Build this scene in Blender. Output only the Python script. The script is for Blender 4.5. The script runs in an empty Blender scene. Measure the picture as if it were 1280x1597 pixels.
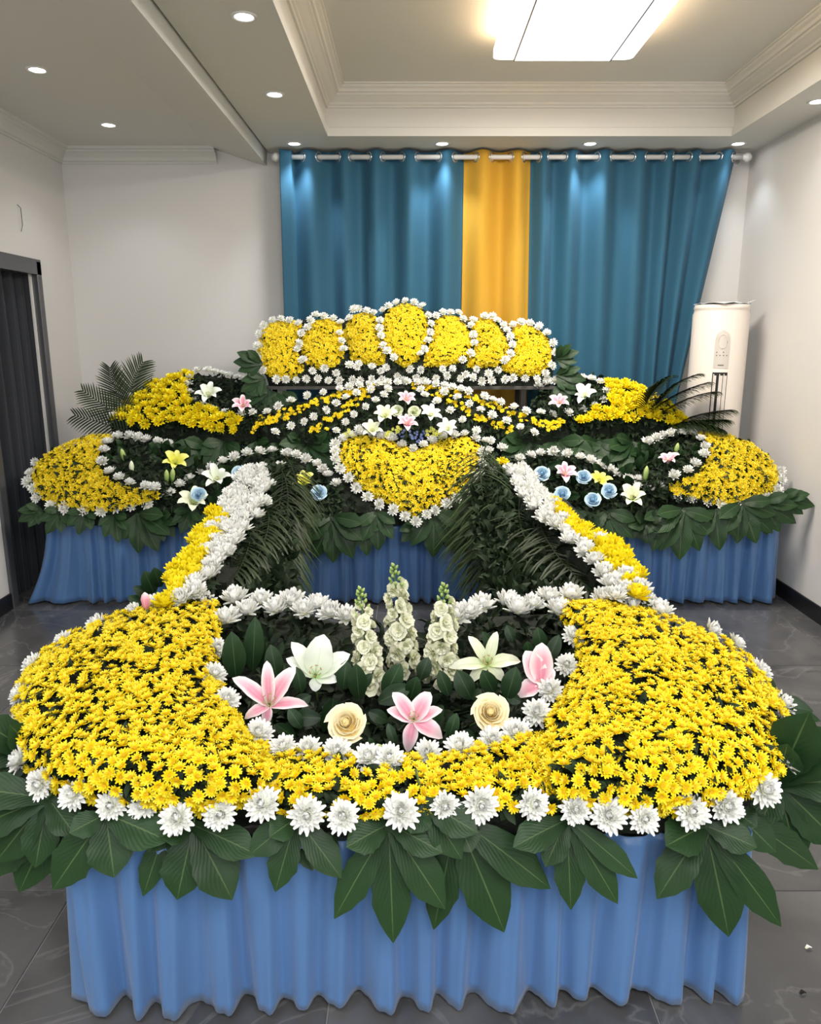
import bpy, math, random
import numpy as np
from mathutils import Vector, Matrix, geometry
rng = np.random.default_rng(7); random.seed(7)
PI = math.pi
col = bpy.context.scene.collection
sc = bpy.context.scene

# ------------------------------------------------------------------ camera
PITCH = math.radians(12.8); F = 1180.0; CAMZ = 1.6
cam = bpy.data.objects.new('camera', bpy.data.cameras.new('camera')); col.objects.link(cam)
cam.location = (0, 0, CAMZ); cam.rotation_euler = (PI/2 - PITCH, 0, 0)
cam.data.sensor_fit = 'HORIZONTAL'; cam.data.sensor_width = 36; cam.data.lens = 36*F/1280; cam.data.clip_start = .05
sc.camera = cam
# ------------------------------------------------------------------ world, exposure
w = bpy.data.worlds.new('world'); sc.world = w; w.use_nodes = True
w.node_tree.nodes['Background'].inputs[0].default_value = (.9, .93, 1, 1)
w.node_tree.nodes['Background'].inputs[1].default_value = .3
vs = sc.view_settings; vs.view_transform = 'Standard'; vs.look = 'None'; vs.gamma = 1; vs.use_curve_mapping = False
vs.exposure = 0.42
# ------------------------------------------------------------------ lights: panel lamp and downlights get fixtures below, the rest is added fill
def area(name, loc, sx, sy, power, colr, rot=(0, 0, 0)):
    l = bpy.data.lights.new(name, 'AREA'); l.shape = 'RECTANGLE'; l.size = sx; l.size_y = sy; l.energy = power; l.color = colr
    o = bpy.data.objects.new(name, l); col.objects.link(o); o.location = loc; o.rotation_euler = rot
    return o
def spot(name, loc, power, colr, ang=80, blend=.6, tilt=(0, 0, 0)):
    l = bpy.data.lights.new(name, 'SPOT'); l.energy = power; l.color = colr; l.spot_size = math.radians(ang); l.spot_blend = blend
    l.shadow_soft_size = .04
    o = bpy.data.objects.new(name, l); col.objects.link(o); o.location = loc; o.rotation_euler = tilt
    return o
area('panel_lamp_light', (.79, 3.83, 3.015), .68, 1.05, 60, (1, .93, .83))
area('front_fill_light', (.2, -2.9, 1.75), 3.2, 1.9, 48, (.93, .97, 1), (PI/2, 0, 0))  # added cool fill from behind the camera; the front wall has no window
area('overhead_fill_light', (.6, -.6, 2.8), 1.8, 1.6, 60, (1, .985, .96), (math.radians(18), 0, 0))  # added overhead fill standing in for unseen room lighting, no fixture
area('side_fill_light', (-1.6, .6, 2.8), 1.0, 1.6, 26, (.97, .99, 1), (math.radians(15), 0, 0))  # extra fill over the doorway side, added without any lamp body
DOWN = [(-.67, 3.41, 2.87), (-.72, 4.40, 2.87), (-1.84, 4.12, 2.90), (-1.87, 5.10, 2.90), (2.22, 4.52, 2.87),
        (-.77, 5.43, 2.87), (.21, 5.43, 2.87), (1.19, 5.43, 2.87), (2.17, 5.43, 2.87)]
for i, (x, y, z) in enumerate(DOWN):
    back = y > 5.4
    spot('downlight_light', (x, y, z-.02), (15 if x < 2 else 5) if back else (7 if x < 2 else 2), (.82, .91, 1) if back else (.93, .96, 1), 95 if back else 120, .7)

# ------------------------------------------------------------------ pixel helpers
CP, SP = math.cos(PITCH), math.sin(PITCH)
def ray(px, py):
    a = (np.asarray(px, float)-640)/F; b = -(np.asarray(py, float)-798.5)/F
    return np.stack([a, CP+b*SP, -SP+b*CP], -1)
def P(px, py, D):
    r = ray(px, py); return np.array([0, 0, CAMZ]) + r*(D/r[..., 1])[..., None]
def poly_in(poly, x, y):
    poly = np.asarray(poly, float); n = len(poly); ins = np.zeros(len(x), bool); j = n-1
    for i in range(n):
        xi, yi = poly[i]; xj, yj = poly[j]
        c = ((yi > y) != (yj > y)) & (x < (xj-xi)*(y-yi)/(yj-yi+1e-12)+xi)
        ins ^= c; j = i
    return ins
def poly_dist(poly, x, y):
    poly = np.asarray(poly, float); d = np.full(len(x), 1e9)
    for i in range(len(poly)):
        a = poly[i]; b = poly[(i+1) % len(poly)]; ab = b-a; L = ab@ab+1e-9
        t = np.clip(((x-a[0])*ab[0]+(y-a[1])*ab[1])/L, 0, 1)
        d = np.minimum(d, np.hypot(x-a[0]-t*ab[0], y-a[1]-t*ab[1]))
    return d
class Bed:
    """a planted mound: a sloping plane through two depth lines plus a rounded swelling inside its outline"""
    def __init__(s, poly, D0, z0, D1, z1, B=0., R=60.):
        s.poly = poly; s.B = B; s.R = R; s.a = (D0, z0); s.k = (z1-z0)/(D1-D0)
    def raw(s, x, y):
        r = ray(x, y)
        t = (s.a[1]-s.k*s.a[0]-CAMZ)/(r[:, 2]-s.k*r[:, 1])
        Lr = np.linalg.norm(r, axis=1)
        if s.B:
            d = poly_dist(s.poly, x, y); d = np.where(poly_in(s.poly, x, y), d, 0)
            q = np.clip(d/s.R, 0, 1); t = t - s.B*np.sqrt(1-(1-q)**2)/Lr
        return np.array([0, 0, CAMZ]) + r*t[:, None]
    def ev(s, x, y):
        x = np.atleast_1d(np.asarray(x, float)); y = np.atleast_1d(np.asarray(y, float))
        p = s.raw(x, y); e = 4.
        u = s.raw(x+e, y)-s.raw(x-e, y); v = s.raw(x, y-e)-s.raw(x, y+e)
        n = np.cross(u, v); n /= np.linalg.norm(n, axis=1)[:, None]+1e-9
        return p, n
def zline(D, py):
    return float(P(640, py, D)[2])

# ------------------------------------------------------------------ geometry helpers
class Geo:
    def __init__(s, v=None, f=None, uv=None, m=None):
        s.v = np.zeros((0, 3)) if v is None else np.asarray(v, float)
        s.f = [] if f is None else list(f)
        s.uv = np.zeros((len(s.v), 2)) if uv is None else np.asarray(uv, float)
        s.m = [0]*len(s.f) if m is None else list(m)
def join(items):
    vs_, fs, us, ms = [], [], [], []; off = 0
    for g, M in items:
        v = g.v
        if M is not None: v = v@M[:3, :3].T + M[:3, 3]
        vs_.append(v); us.append(g.uv); fs += [tuple(i+off for i in f) for f in g.f]; ms += g.m; off += len(v)
    if not vs_: return Geo()
    return Geo(np.concatenate(vs_), fs, np.concatenate(us), ms)
def mesh(name, g, mats, smooth=True):
    me = bpy.data.meshes.new(name); me.from_pydata(g.v.tolist(), [], g.f)
    for m in (mats if isinstance(mats, (list, tuple)) else [mats]): me.materials.append(m)
    if any(g.m): me.polygons.foreach_set('material_index', g.m)
    uvl = me.uv_layers.new(name='UVMap')
    li = np.empty(len(me.loops), np.int32); me.loops.foreach_get('vertex_index', li)
    uvl.data.foreach_set('uv', g.uv[li].astype(np.float32).ravel())
    if smooth: me.polygons.foreach_set('use_smooth', [True]*len(me.polygons))
    me.update(); return me
def tag(o, label=None, cat=None, group=None, kind=None):
    if label: o['label'] = label
    if cat: o['category'] = cat
    if group: o['group'] = group
    if kind: o['kind'] = kind
    return o
def link(name, me, parent=None, M=None, **k):
    o = bpy.data.objects.new(name, me); col.objects.link(o)
    if parent is not None: o.parent = parent
    if M is not None: o.matrix_basis = Matrix(M.tolist() if hasattr(M, 'tolist') else M)
    return tag(o, **k)
def obj(name, g, mats, parent=None, smooth=True, M=None, **k):
    return link(name, mesh(name, g, mats, smooth), parent, M, **k)
def empty(name, loc, **k):
    o = bpy.data.objects.new(name, None); col.objects.link(o); o.location = [float(c) for c in loc]; o.empty_display_size = .02
    return tag(o, **k)
def box(x0, x1, y0, y1, z0, z1, m=0):
    v = [(x, y, z) for z in (z0, z1) for y in (y0, y1) for x in (x0, x1)]
    f = [(0, 2, 3, 1), (4, 5, 7, 6), (0, 1, 5, 4), (2, 6, 7, 3), (0, 4, 6, 2), (1, 3, 7, 5)]
    return Geo(v, f, None, [m]*6)
def bbox_(x0, x1, y0, y1, z0, z1, c=.004, m=0):
    """box with chamfered vertical and top edges"""
    v = []; 
    for z, k in ((z0, 0), (z1-c, 0), (z1, c)):
        v += [(x0+c+k, y0+k, z), (x1-c-k, y0+k, z), (x1-k, y0+c+k, z), (x1-k, y1-c-k, z), (x1-c-k, y1-k, z), (x0+c+k, y1-k, z), (x0+k, y1-c-k, z), (x0+k, y0+c+k, z)]
    f = []
    for r in range(2):
        for i in range(8):
            j = (i+1) % 8; f.append((r*8+i, r*8+j, r*8+8+j, r*8+8+i))
    f.append(tuple(range(7, -1, -1))); f.append(tuple(range(16, 24)))
    return Geo(v, f, None, [m]*len(f))
def lathe(prof, n=24, m=0):
    v = [(r*math.cos(2*PI*i/n), r*math.sin(2*PI*i/n), z) for r, z in prof for i in range(n)]
    f = [(k*n+i, k*n+(i+1) % n, (k+1)*n+(i+1) % n, (k+1)*n+i) for k in range(len(prof)-1) for i in range(n)]
    return Geo(v, f, None, [m]*len(f))
def tube(pts, r, n=6, m=0, cap=True):
    pts = np.asarray(pts, float); rr = np.broadcast_to(np.asarray(r, float), (len(pts),)); v = []
    up = np.array([0, 0, 1.])
    for i, p in enumerate(pts):
        t = pts[min(i+1, len(pts)-1)]-pts[max(i-1, 0)]; t /= np.linalg.norm(t)+1e-9
        a = np.cross(t, up)
        if np.linalg.norm(a) < .1: a = np.cross(t, [1, 0, 0])
        a /= np.linalg.norm(a); b = np.cross(t, a)
        for k in range(n): v.append(p+rr[i]*(math.cos(2*PI*k/n)*a+math.sin(2*PI*k/n)*b))
    f = [(i*n+k, i*n+(k+1) % n, (i+1)*n+(k+1) % n, (i+1)*n+k) for i in range(len(pts)-1) for k in range(n)]
    if cap: f += [tuple(range(n-1, -1, -1)), tuple((len(pts)-1)*n+k for k in range(n))]
    uv = [(k/n, i/(len(pts)-1)) for i in range(len(pts)) for k in range(n)]
    return Geo(v, f, uv, [m]*len(f))
def torus(R, r, n=16, k=6, m=0):
    v = [((R+r*math.cos(2*PI*j/k))*math.cos(2*PI*i/n), (R+r*math.cos(2*PI*j/k))*math.sin(2*PI*i/n), r*math.sin(2*PI*j/k)) for i in range(n) for j in range(k)]
    f = [(i*k+j, ((i+1) % n)*k+j, ((i+1) % n)*k+(j+1) % k, i*k+(j+1) % k) for i in range(n) for j in range(k)]
    return Geo(v, f, None, [m]*len(f))
def unit(v): v = np.asarray(v, float); return v/(np.linalg.norm(v)+1e-12)
def frame(n, spin, loc, s=1.):
    n = unit(n); h = np.array([0, 0, 1.]) if abs(n[2]) < .9 else np.array([1., 0, 0])
    a = unit(np.cross(h, n)); b = np.cross(n, a)
    c, d = math.cos(spin), math.sin(spin)
    M = np.eye(4); M[:3, 0] = (a*c+b*d)*s; M[:3, 1] = (b*c-a*d)*s; M[:3, 2] = n*s; M[:3, 3] = loc
    return M
def blade(cl, face, W, prof, nw=2, cup=.25, fold=0., m=0, ruffle=0., ph=0., thick=0.):
    """a petal or leaf: a strip along the centre line cl, facing 'face', half width W*prof(t)"""
    cl = np.asarray(cl, float); n = len(cl); v = []; uv = []
    for i in range(n):
        t = cl[min(i+1, n-1)]-cl[max(i-1, 0)]; t = unit(t)
        s = unit(np.cross(t, face)); nn = np.cross(s, t); q = i/(n-1); hw = W*prof(q)
        for j in range(-nw, nw+1):
            u = j/nw
            lift = cup*hw*u*u + fold*hw*abs(u) + ruffle*hw*math.sin(q*17+ph+2*u)*abs(u)
            v.append(cl[i]+s*hw*u+nn*lift); uv.append((.5+.5*u, q))
    k = 2*nw+1
    f = [(i*k+j, i*k+j+1, (i+1)*k+j+1, (i+1)*k+j) for i in range(n-1) for j in range(k-1)]
    return Geo(v, f, uv, [m]*len(f))
def bez(a, b, c, n):
    t = np.linspace(0, 1, n)[:, None]; a, b, c = (np.asarray(q, float) for q in (a, b, c))
    return (1-t)**2*a + 2*t*(1-t)*b + t*t*c

# ------------------------------------------------------------------ materials
def srgb(r, g, b):
    f = lambda c: (c/255/12.92) if c/255 <= .04045 else ((c/255+.055)/1.055)**2.4
    return (f(r), f(g), f(b), 1)
def mat(name, base, rough=.5, metal=0., bump=None, var=0., sheen=0., coat=0., sub=0., spec=.5, emis=None, es=0., trans=0.):
    m = bpy.data.materials.new(name); m.use_nodes = True; nt = m.node_tree; N = nt.nodes; L = nt.links; b = N['Principled BSDF']
    b.inputs['Base Color'].default_value = base; b.inputs['Roughness'].default_value = rough; b.inputs['Metallic'].default_value = metal
    b.inputs['Sheen Weight'].default_value = sheen; b.inputs['Coat Weight'].default_value = coat
    b.inputs['Specular IOR Level'].default_value = spec
    if emis: b.inputs['Emission Color'].default_value = emis; b.inputs['Emission Strength'].default_value = es
    if var:
        oi = N.new('ShaderNodeObjectInfo'); no = N.new('ShaderNodeTexNoise'); no.inputs['Scale'].default_value = 6
        geo = N.new('ShaderNodeNewGeometry'); L.new(geo.outputs['Position'], no.inputs['Vector'])
        mx = N.new('ShaderNodeMath'); mx.operation = 'ADD'; L.new(geo.outputs['Random Per Island'], mx.inputs[0]); L.new(oi.outputs['Random'], mx.inputs[1])
        m2 = N.new('ShaderNodeMath'); m2.operation = 'ADD'; L.new(mx.outputs[0], m2.inputs[0]); L.new(no.outputs['Fac'], m2.inputs[1])
        mr = N.new('ShaderNodeMapRange'); mr.inputs[1].default_value = .4; mr.inputs[2].default_value = 2.4; mr.inputs[3].default_value = 1-var; mr.inputs[4].default_value = 1+var
        L.new(m2.outputs[0], mr.inputs[0])
        hs = N.new('ShaderNodeHueSaturation'); hs.inputs['Color'].default_value = base; L.new(mr.outputs[0], hs.inputs['Value'])
        L.new(hs.outputs[0], b.inputs['Base Color'])
    if bump:
        no = N.new('ShaderNodeTexNoise'); no.inputs['Scale'].default_value = bump[0]; no.inputs['Detail'].default_value = 4
        tc = N.new('ShaderNodeTexCoord'); L.new(tc.outputs['Object'], no.inputs['Vector'])
        bp = N.new('ShaderNodeBump'); bp.inputs['Strength'].default_value = bump[1]; bp.inputs['Distance'].default_value = .01
        L.new(no.outputs['Fac'], bp.inputs['Height']); L.new(bp.outputs[0], b.inputs['Normal'])
    return m
def ramp_mat(name, stops, axis='v', rough=.5, edge=None, mid=None, var=.08, bumpv=0., coat=0., sub=0., spec=.5):
    """colour along the petal or leaf (v) or from its middle outwards (u); mid = midrib colour; edge = margin colour"""
    m = bpy.data.materials.new(name); m.use_nodes = True; nt = m.node_tree; N = nt.nodes; L = nt.links; b = N['Principled BSDF']
    uv = N.new('ShaderNodeUVMap'); uv.uv_map = 'UVMap'; sp = N.new('ShaderNodeSeparateXYZ'); L.new(uv.outputs[0], sp.inputs[0])
    cr = N.new('ShaderNodeValToRGB'); e = cr.color_ramp.elements
    e[0].position = stops[0][0]; e[0].color = stops[0][1]; e[1].position = stops[-1][0]; e[1].color = stops[-1][1]
    for p, c in stops[1:-1]: x = e.new(p); x.color = c
    L.new(sp.outputs['Y'], cr.inputs[0]); out = cr.outputs[0]
    a = N.new('ShaderNodeMath'); a.operation = 'SUBTRACT'; a.inputs[1].default_value = .5; L.new(sp.outputs['X'], a.inputs[0])
    ab = N.new('ShaderNodeMath'); ab.operation = 'ABSOLUTE'; L.new(a.outputs[0], ab.inputs[0])
    if edge:
        mr = N.new('ShaderNodeMapRange'); mr.inputs[1].default_value = .16; mr.inputs[2].default_value = .46; L.new(ab.outputs[0], mr.inputs[0])
        mx = N.new('ShaderNodeMixRGB'); mx.inputs[2].default_value = edge; L.new(mr.outputs[0], mx.inputs[0]); L.new(out, mx.inputs[1]); out = mx.outputs[0]
    if mid:
        mr = N.new('ShaderNodeMapRange'); mr.inputs[1].default_value = .008; mr.inputs[2].default_value = .024; mr.inputs[3].default_value = .7; mr.inputs[4].default_value = 0; L.new(ab.outputs[0], mr.inputs[0])
        mx = N.new('ShaderNodeMixRGB'); mx.inputs[2].default_value = mid; L.new(mr.outputs[0], mx.inputs[0]); L.new(out, mx.inputs[1]); out = mx.outputs[0]
    oi = N.new('ShaderNodeObjectInfo'); geo = N.new('ShaderNodeNewGeometry')
    mm = N.new('ShaderNodeMath'); mm.operation = 'ADD'; L.new(oi.outputs['Random'], mm.inputs[0]); L.new(geo.outputs['Random Per Island'], mm.inputs[1])
    mr = N.new('ShaderNodeMapRange'); mr.inputs[2].default_value = 2; mr.inputs[3].default_value = 1-var; mr.inputs[4].default_value = 1+var; L.new(mm.outputs[0], mr.inputs[0])
    hs = N.new('ShaderNodeHueSaturation'); L.new(out, hs.inputs['Color']); L.new(mr.outputs[0], hs.inputs['Value']); L.new(hs.outputs[0], b.inputs['Base Color'])
    b.inputs['Roughness'].default_value = rough; b.inputs['Specular IOR Level'].default_value = spec
    if bumpv:
        wv = N.new('ShaderNodeTexWave'); wv.bands_direction = 'Y'; wv.inputs['Scale'].default_value = 3.2; wv.inputs['Distortion'].default_value = 1.2
        cb = N.new('ShaderNodeCombineXYZ'); ad = N.new('ShaderNodeMath'); ad.operation = 'MULTIPLY_ADD'; ad.inputs[1].default_value = -.9; L.new(ab.outputs[0], ad.inputs[0]); L.new(sp.outputs['Y'], ad.inputs[2])
        L.new(ad.outputs[0], cb.inputs[1]); L.new(cb.outputs[0], wv.inputs['Vector'])
        bp = N.new('ShaderNodeBump'); bp.inputs['Strength'].default_value = bumpv; bp.inputs['Distance'].default_value = .004; L.new(wv.outputs['Fac'], bp.inputs['Height']); L.new(bp.outputs[0], b.inputs['Normal'])
    return m
M = {}
M['wall'] = mat('wall_paint', srgb(218, 215, 212), .85, bump=(60, .05))
M['ceil'] = mat('ceiling_paint', srgb(214, 213, 208), .85)
M['black'] = mat('black_baseboard', srgb(28, 28, 30), .3)
M['grout'] = mat('tile_joint', srgb(128, 128, 128), .7)
M['frame'] = mat('door_frame_grey', srgb(98, 99, 103), .35, metal=.5)
M['darkcloth'] = mat('dark_curtain', srgb(44, 47, 54), .9, sheen=.1)
M['teal'] = mat('teal_curtain', srgb(40, 92, 118), .8, sheen=.05, bump=(300, .05))
M['gold'] = mat('yellow_curtain', srgb(200, 152, 42), .8, sheen=.05, bump=(300, .05))
M['chrome'] = mat('chrome', srgb(205, 205, 205), .2, metal=.9)
M['rod'] = mat('rod_white', srgb(225, 222, 218), .3)
M['blue'] = mat('blue_satin', srgb(84, 124, 176), .36, sheen=.2, bump=(30, .03))
M['ac'] = mat('plastic_white', srgb(232, 222, 212), .3)
M['ac2'] = mat('plastic_panel', srgb(206, 197, 188), .25)
M['dark'] = mat('dark_slot', srgb(18, 16, 16), .6)
M['film'] = mat('plastic_film', srgb(240, 242, 244), .15)
M['steel'] = mat('steel_tube', srgb(120, 122, 120), .35, metal=.8)
M['board'] = mat('grey_board', srgb(72, 70, 66), .6)
M['wood'] = mat('bamboo_stake', srgb(96, 88, 66), .7, bump=(40, .3))
M['foam'] = mat('foliage_bed', srgb(24, 32, 20), .9, bump=(60, 1), var=.2)
M['filler'] = ramp_mat('filler_leaf', [(0, srgb(24, 34, 22)), (1, srgb(40, 56, 33))], rough=.6, var=.5, spec=.2)
M['leafy'] = ramp_mat('glossy_leaf', [(0, srgb(24, 42, 24)), (1, srgb(36, 62, 33))], rough=.4, mid=srgb(74, 98, 58), var=.35, bumpv=.1, spec=.25)
M['fatsia'] = ramp_mat('fatsia_leaf', [(0, srgb(28, 48, 27)), (.6, srgb(36, 61, 33)), (1, srgb(40, 66, 35))], rough=.42, mid=srgb(88, 108, 66), var=.22, bumpv=.10, spec=.22)
M['palm'] = ramp_mat('palm_frond', [(0, srgb(30, 42, 22)), (1, srgb(46, 62, 30))], rough=.5, var=.5, spec=.25)
M['stem'] = mat('green_stem', srgb(70, 100, 50), .5)
M['white'] = ramp_mat('white_petal', [(0, srgb(222, 222, 176)), (.35, srgb(240, 240, 232)), (1, srgb(250, 250, 248))], rough=.55, var=.03)
M['ywhite'] = ramp_mat('yellow_petal', [(0, srgb(236, 200, 12)), (.3, srgb(252, 228, 16)), (1, srgb(255, 240, 40))], rough=.5, var=.05)
M['daisy'] = ramp_mat('daisy_petal', [(0, srgb(222, 178, 10)), (.45, srgb(246, 220, 14)), (1, srgb(248, 226, 34))], rough=.5, var=.2)
M['disk'] = mat('daisy_disk', srgb(214, 166, 12), .8, var=.12)
M['pink'] = ramp_mat('pink_lily_petal', [(0, srgb(236, 214, 170)), (.12, srgb(226, 138, 164)), (.55, srgb(233, 156, 178)), (1, srgb(250, 236, 238))], rough=.45, edge=srgb(252, 236, 238), mid=srgb(240, 190, 180), var=.04)
M['wlily'] = ramp_mat('white_lily_petal', [(0, srgb(160, 205, 90)), (.14, srgb(222, 232, 205)), (1, srgb(246, 248, 246))], rough=.45, mid=srgb(214, 226, 190), var=.03)
M['glily'] = ramp_mat('cream_lily_petal', [(0, srgb(190, 210, 120)), (.3, srgb(228, 234, 196)), (1, srgb(240, 242, 224))], rough=.45, mid=srgb(190, 206, 150), var=.03)
M['ylily'] = ramp_mat('yellow_lily_petal', [(0, srgb(180, 200, 60)), (.3, srgb(232, 230, 84)), (1, srgb(244, 242, 150))], rough=.45, mid=srgb(190, 200, 70), var=.03)
M['cream'] = ramp_mat('cream_rose_petal', [(0, srgb(246, 214, 128)), (.6, srgb(250, 230, 170)), (1, srgb(252, 243, 212))], rough=.5, var=.03)
M['brose'] = ramp_mat('blue_rose_petal', [(0, srgb(128, 178, 216)), (.7, srgb(166, 208, 234)), (1, srgb(214, 234, 244))], rough=.5, var=.04)
M['grose'] = ramp_mat('green_rose_petal', [(0, srgb(214, 224, 160)), (.6, srgb(230, 236, 196)), (1, srgb(240, 244, 220))], rough=.5, var=.03)
M['stock'] = ramp_mat('stock_floret', [(0, srgb(200, 214, 150)), (.4, srgb(232, 234, 200)), (1, srgb(246, 244, 222))], rough=.55, var=.04)
M['bud'] = ramp_mat('green_bud', [(0, srgb(120, 160, 70)), (1, srgb(190, 205, 130))], rough=.5, var=.1)
M['anther'] = mat('anther', srgb(190, 150, 110), .7)
def emat(name, c, s):
    m = bpy.data.materials.new(name); m.use_nodes = True; b = m.node_tree.nodes['Principled BSDF']
    b.inputs['Base Color'].default_value = (.8, .8, .8, 1); b.inputs['Emission Color'].default_value = c; b.inputs['Emission Strength'].default_value = s
    return m
M['glow'] = emat('lamp_diffuser', (1, .98, .94, 1), 1.6)
M['warm'] = emat('lamp_warm_edge', (1, .66, .34, 1), 17.0)
M['spotlens'] = emat('downlight_lens', (.9, .96, 1, 1), 12.0)
# marble floor tile
def tile_mat():
    m = bpy.data.materials.new('grey_marble_tile'); m.use_nodes = True; nt = m.node_tree; N = nt.nodes; L = nt.links; b = N['Principled BSDF']
    geo = N.new('ShaderNodeNewGeometry'); oi = N.new('ShaderNodeObjectInfo')
    ad = N.new('ShaderNodeVectorMath'); ad.operation = 'MULTIPLY_ADD'; L.new(oi.outputs['Random'], ad.inputs[0]); ad.inputs[1].default_value = (9, 7, 5); L.new(geo.outputs['Position'], ad.inputs[2])
    n1 = N.new('ShaderNodeTexNoise'); n1.inputs['Scale'].default_value = 2.2; n1.inputs['Detail'].default_value = 8; n1.inputs['Distortion'].default_value = 1.2; L.new(ad.outputs[0], n1.inputs['Vector'])
    cr = N.new('ShaderNodeValToRGB'); cr.color_ramp.elements[0].position = .3; cr.color_ramp.elements[0].color = srgb(66, 66, 68); cr.color_ramp.elements[1].position = .72; cr.color_ramp.elements[1].color = srgb(98, 97, 98)
    L.new(n1.outputs['Fac'], cr.inputs[0])
    n2 = N.new('ShaderNodeTexNoise'); n2.inputs['Scale'].default_value = 1.6; n2.inputs['Detail'].default_value = 10; n2.inputs['Distortion'].default_value = 2.5; L.new(ad.outputs[0], n2.inputs['Vector'])
    a = N.new('ShaderNodeMath'); a.operation = 'SUBTRACT'; a.inputs[1].default_value = .5; L.new(n2.outputs['Fac'], a.inputs[0])
    a2 = N.new('ShaderNodeMath'); a2.operation = 'ABSOLUTE'; L.new(a.outputs[0], a2.inputs[0])
    mr = N.new('ShaderNodeMapRange'); mr.inputs[1].default_value = 0; mr.inputs[2].default_value = .02; mr.inputs[3].default_value = .22; mr.inputs[4].default_value = 0; L.new(a2.outputs[0], mr.inputs[0])
    mx = N.new('ShaderNodeMixRGB'); mx.inputs[2].default_value = srgb(150, 149, 149); L.new(mr.outputs[0], mx.inputs[0]); L.new(cr.outputs[0], mx.inputs[1]); L.new(mx.outputs[0], b.inputs['Base Color'])
    b.inputs['Roughness'].default_value = .2
    return m
M['tile'] = tile_mat()

# ------------------------------------------------------------------ room shell
XL, XR, YB, YF, SZ = -2.44, 2.37, 5.7, -3.0, 2.87
fl = obj('floor', box(XL-.3, XR+.3, YF-.2, YB+.2, -.1, -.003), M['grout'], smooth=False, kind='structure', label='dark grey polished marble tile floor')
TS = .8; tme = mesh('tile', bbox_(0, TS-.004, 0, TS-.004, -.012, 0, .0012), M['tile'], False)
x0 = -2.6; y0 = 1.95-TS*6
for i in range(7):
    for j in range(12):
        if y0+j*TS > YB or x0+i*TS > XR: continue
        o = link('tile', tme, fl); o.location = (x0+i*TS, y0+j*TS, 0)
DY0, DY1, DZ = 4.44, 5.14, 2.10
g = join([(box(XL-.2, XL, YF, DY0, 0, 3.2), None), (box(XL-.2, XL, DY1, YB+.2, 0, 3.2), None), (box(XL-.2, XL, DY0, DY1, DZ, 3.2), None), (box(XL-.34, XL-.2, DY0-.1, DY1+.1, 0, DZ+.1), None)])  # last box is added behind the door curtain to block world light
obj('wall_left', g, M['wall'], smooth=False, kind='structure', label='white painted wall with the dark doorway')
obj('wall_right', box(XR, XR+.2, YF, YB+.2, 0, 3.3), M['wall'], smooth=False, kind='structure', label='white painted wall beside the air conditioner')
obj('wall_back', box(XL-.2, XR+.2, YB, YB+.2, 0, 3.3), M['wall'], smooth=False, kind='structure', label='white wall behind the curtains')
obj('wall_front', box(XL-.2, XR+.2, YF-.2, YF, 0, 3.3), M['wall'], smooth=False, kind='structure')
obj('baseboard_left', join([(bbox_(XL, XL+.014, YF, DY0-.06, 0, .1), None), (bbox_(XL, XL+.014, DY1+.06, YB, 0, .1), None)]), M['black'], smooth=False, kind='structure', label='black skirting under the doorway wall')
obj('baseboard_right', bbox_(XR-.014, XR, YF, YB, 0, .1), M['black'], smooth=False, kind='structure', label='black skirting under the wall by the air conditioner')
obj('baseboard_back', bbox_(XL+.014, XR-.014, YB-.014, YB, 0, .1), M['black'], smooth=False, kind='structure')
# ceiling: tray opening
TX0, TX1, TY0, TY1, TZ = -.54, 2.06, -1.4, 5.25, 3.15
BX, BXS, BZ = -1.005, -1.38, 2.79
parts = [(box(BX+.02, TX0, YF, YB, SZ, 3.3), None), (box(TX1, XR, YF, YB, SZ, 3.3), None), (box(TX0, TX1, TY1, YB, SZ, 3.3), None), (box(TX0, TX1, YF, TY0, SZ, 3.3), None),
         (box(TX0-.05, TX1+.05, TY0-.05, TY1+.05, TZ, 3.3), None), (box(XL, BXS, YF, YB, 2.9, 3.3), None)]
obj('ceiling', join(parts), M['ceil'], smooth=False, kind='structure', label='white stepped ceiling with a recessed tray')
v = [(BXS, y, z) for y in (YF, YB) for z in (2.9, 3.2)] + [(BX, y, BZ) for y in (YF, YB)] + [(BX+.022, y, 3.2) for y in (YF, YB)] + [(BX-.015, y, BZ) for y in (YF, YB)]
v = [(x, y, z) for (x, y, z) in v]
g = Geo(v, [(0, 8, 9, 2), (8, 4, 5, 9), (4, 6, 7, 5), (6, 1, 3, 7), (1, 0, 2, 3), (0, 1, 6, 4, 8), (2, 9, 5, 7, 3)])
obj('ceiling_beam', g, M['ceil'], smooth=False, kind='structure', label='white ceiling drop with a sloping underside')
def loop_sweep(prof, x0, x1, y0, y1):
    v = []; 
    for d, z in prof: v += [(x0+d, y0+d, z), (x1-d, y0+d, z), (x1-d, y1-d, z), (x0+d, y1-d, z)]
    f = [(k*4+i, (k+1)*4+i, (k+1)*4+(i+1) % 4, k*4+(i+1) % 4) for k in range(len(prof)-1) for i in range(4)]
    return Geo(v, f)
prof = [(0, SZ-.001), (.012, SZ-.001), (.012, SZ+.05), (0, SZ+.055), (-.008, SZ+.06), (0, SZ+.068), (.002, 3.035), (.015, 3.035), (.018, 3.045), (.03, 3.05), (.03, 3.062), (.045, 3.07), (.07, 3.085), (.082, 3.09), (.082, 3.102), (.095, 3.104), (.1, 3.12), (.118, 3.128), (.118, 3.14), (.13, 3.142), (.13, TZ+.001)]
obj('trim_1', loop_sweep(prof, TX0, TX1, TY0, TY1), M['ceil'], smooth=False, kind='structure', label='stepped white plaster moulding round the ceiling tray')
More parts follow.
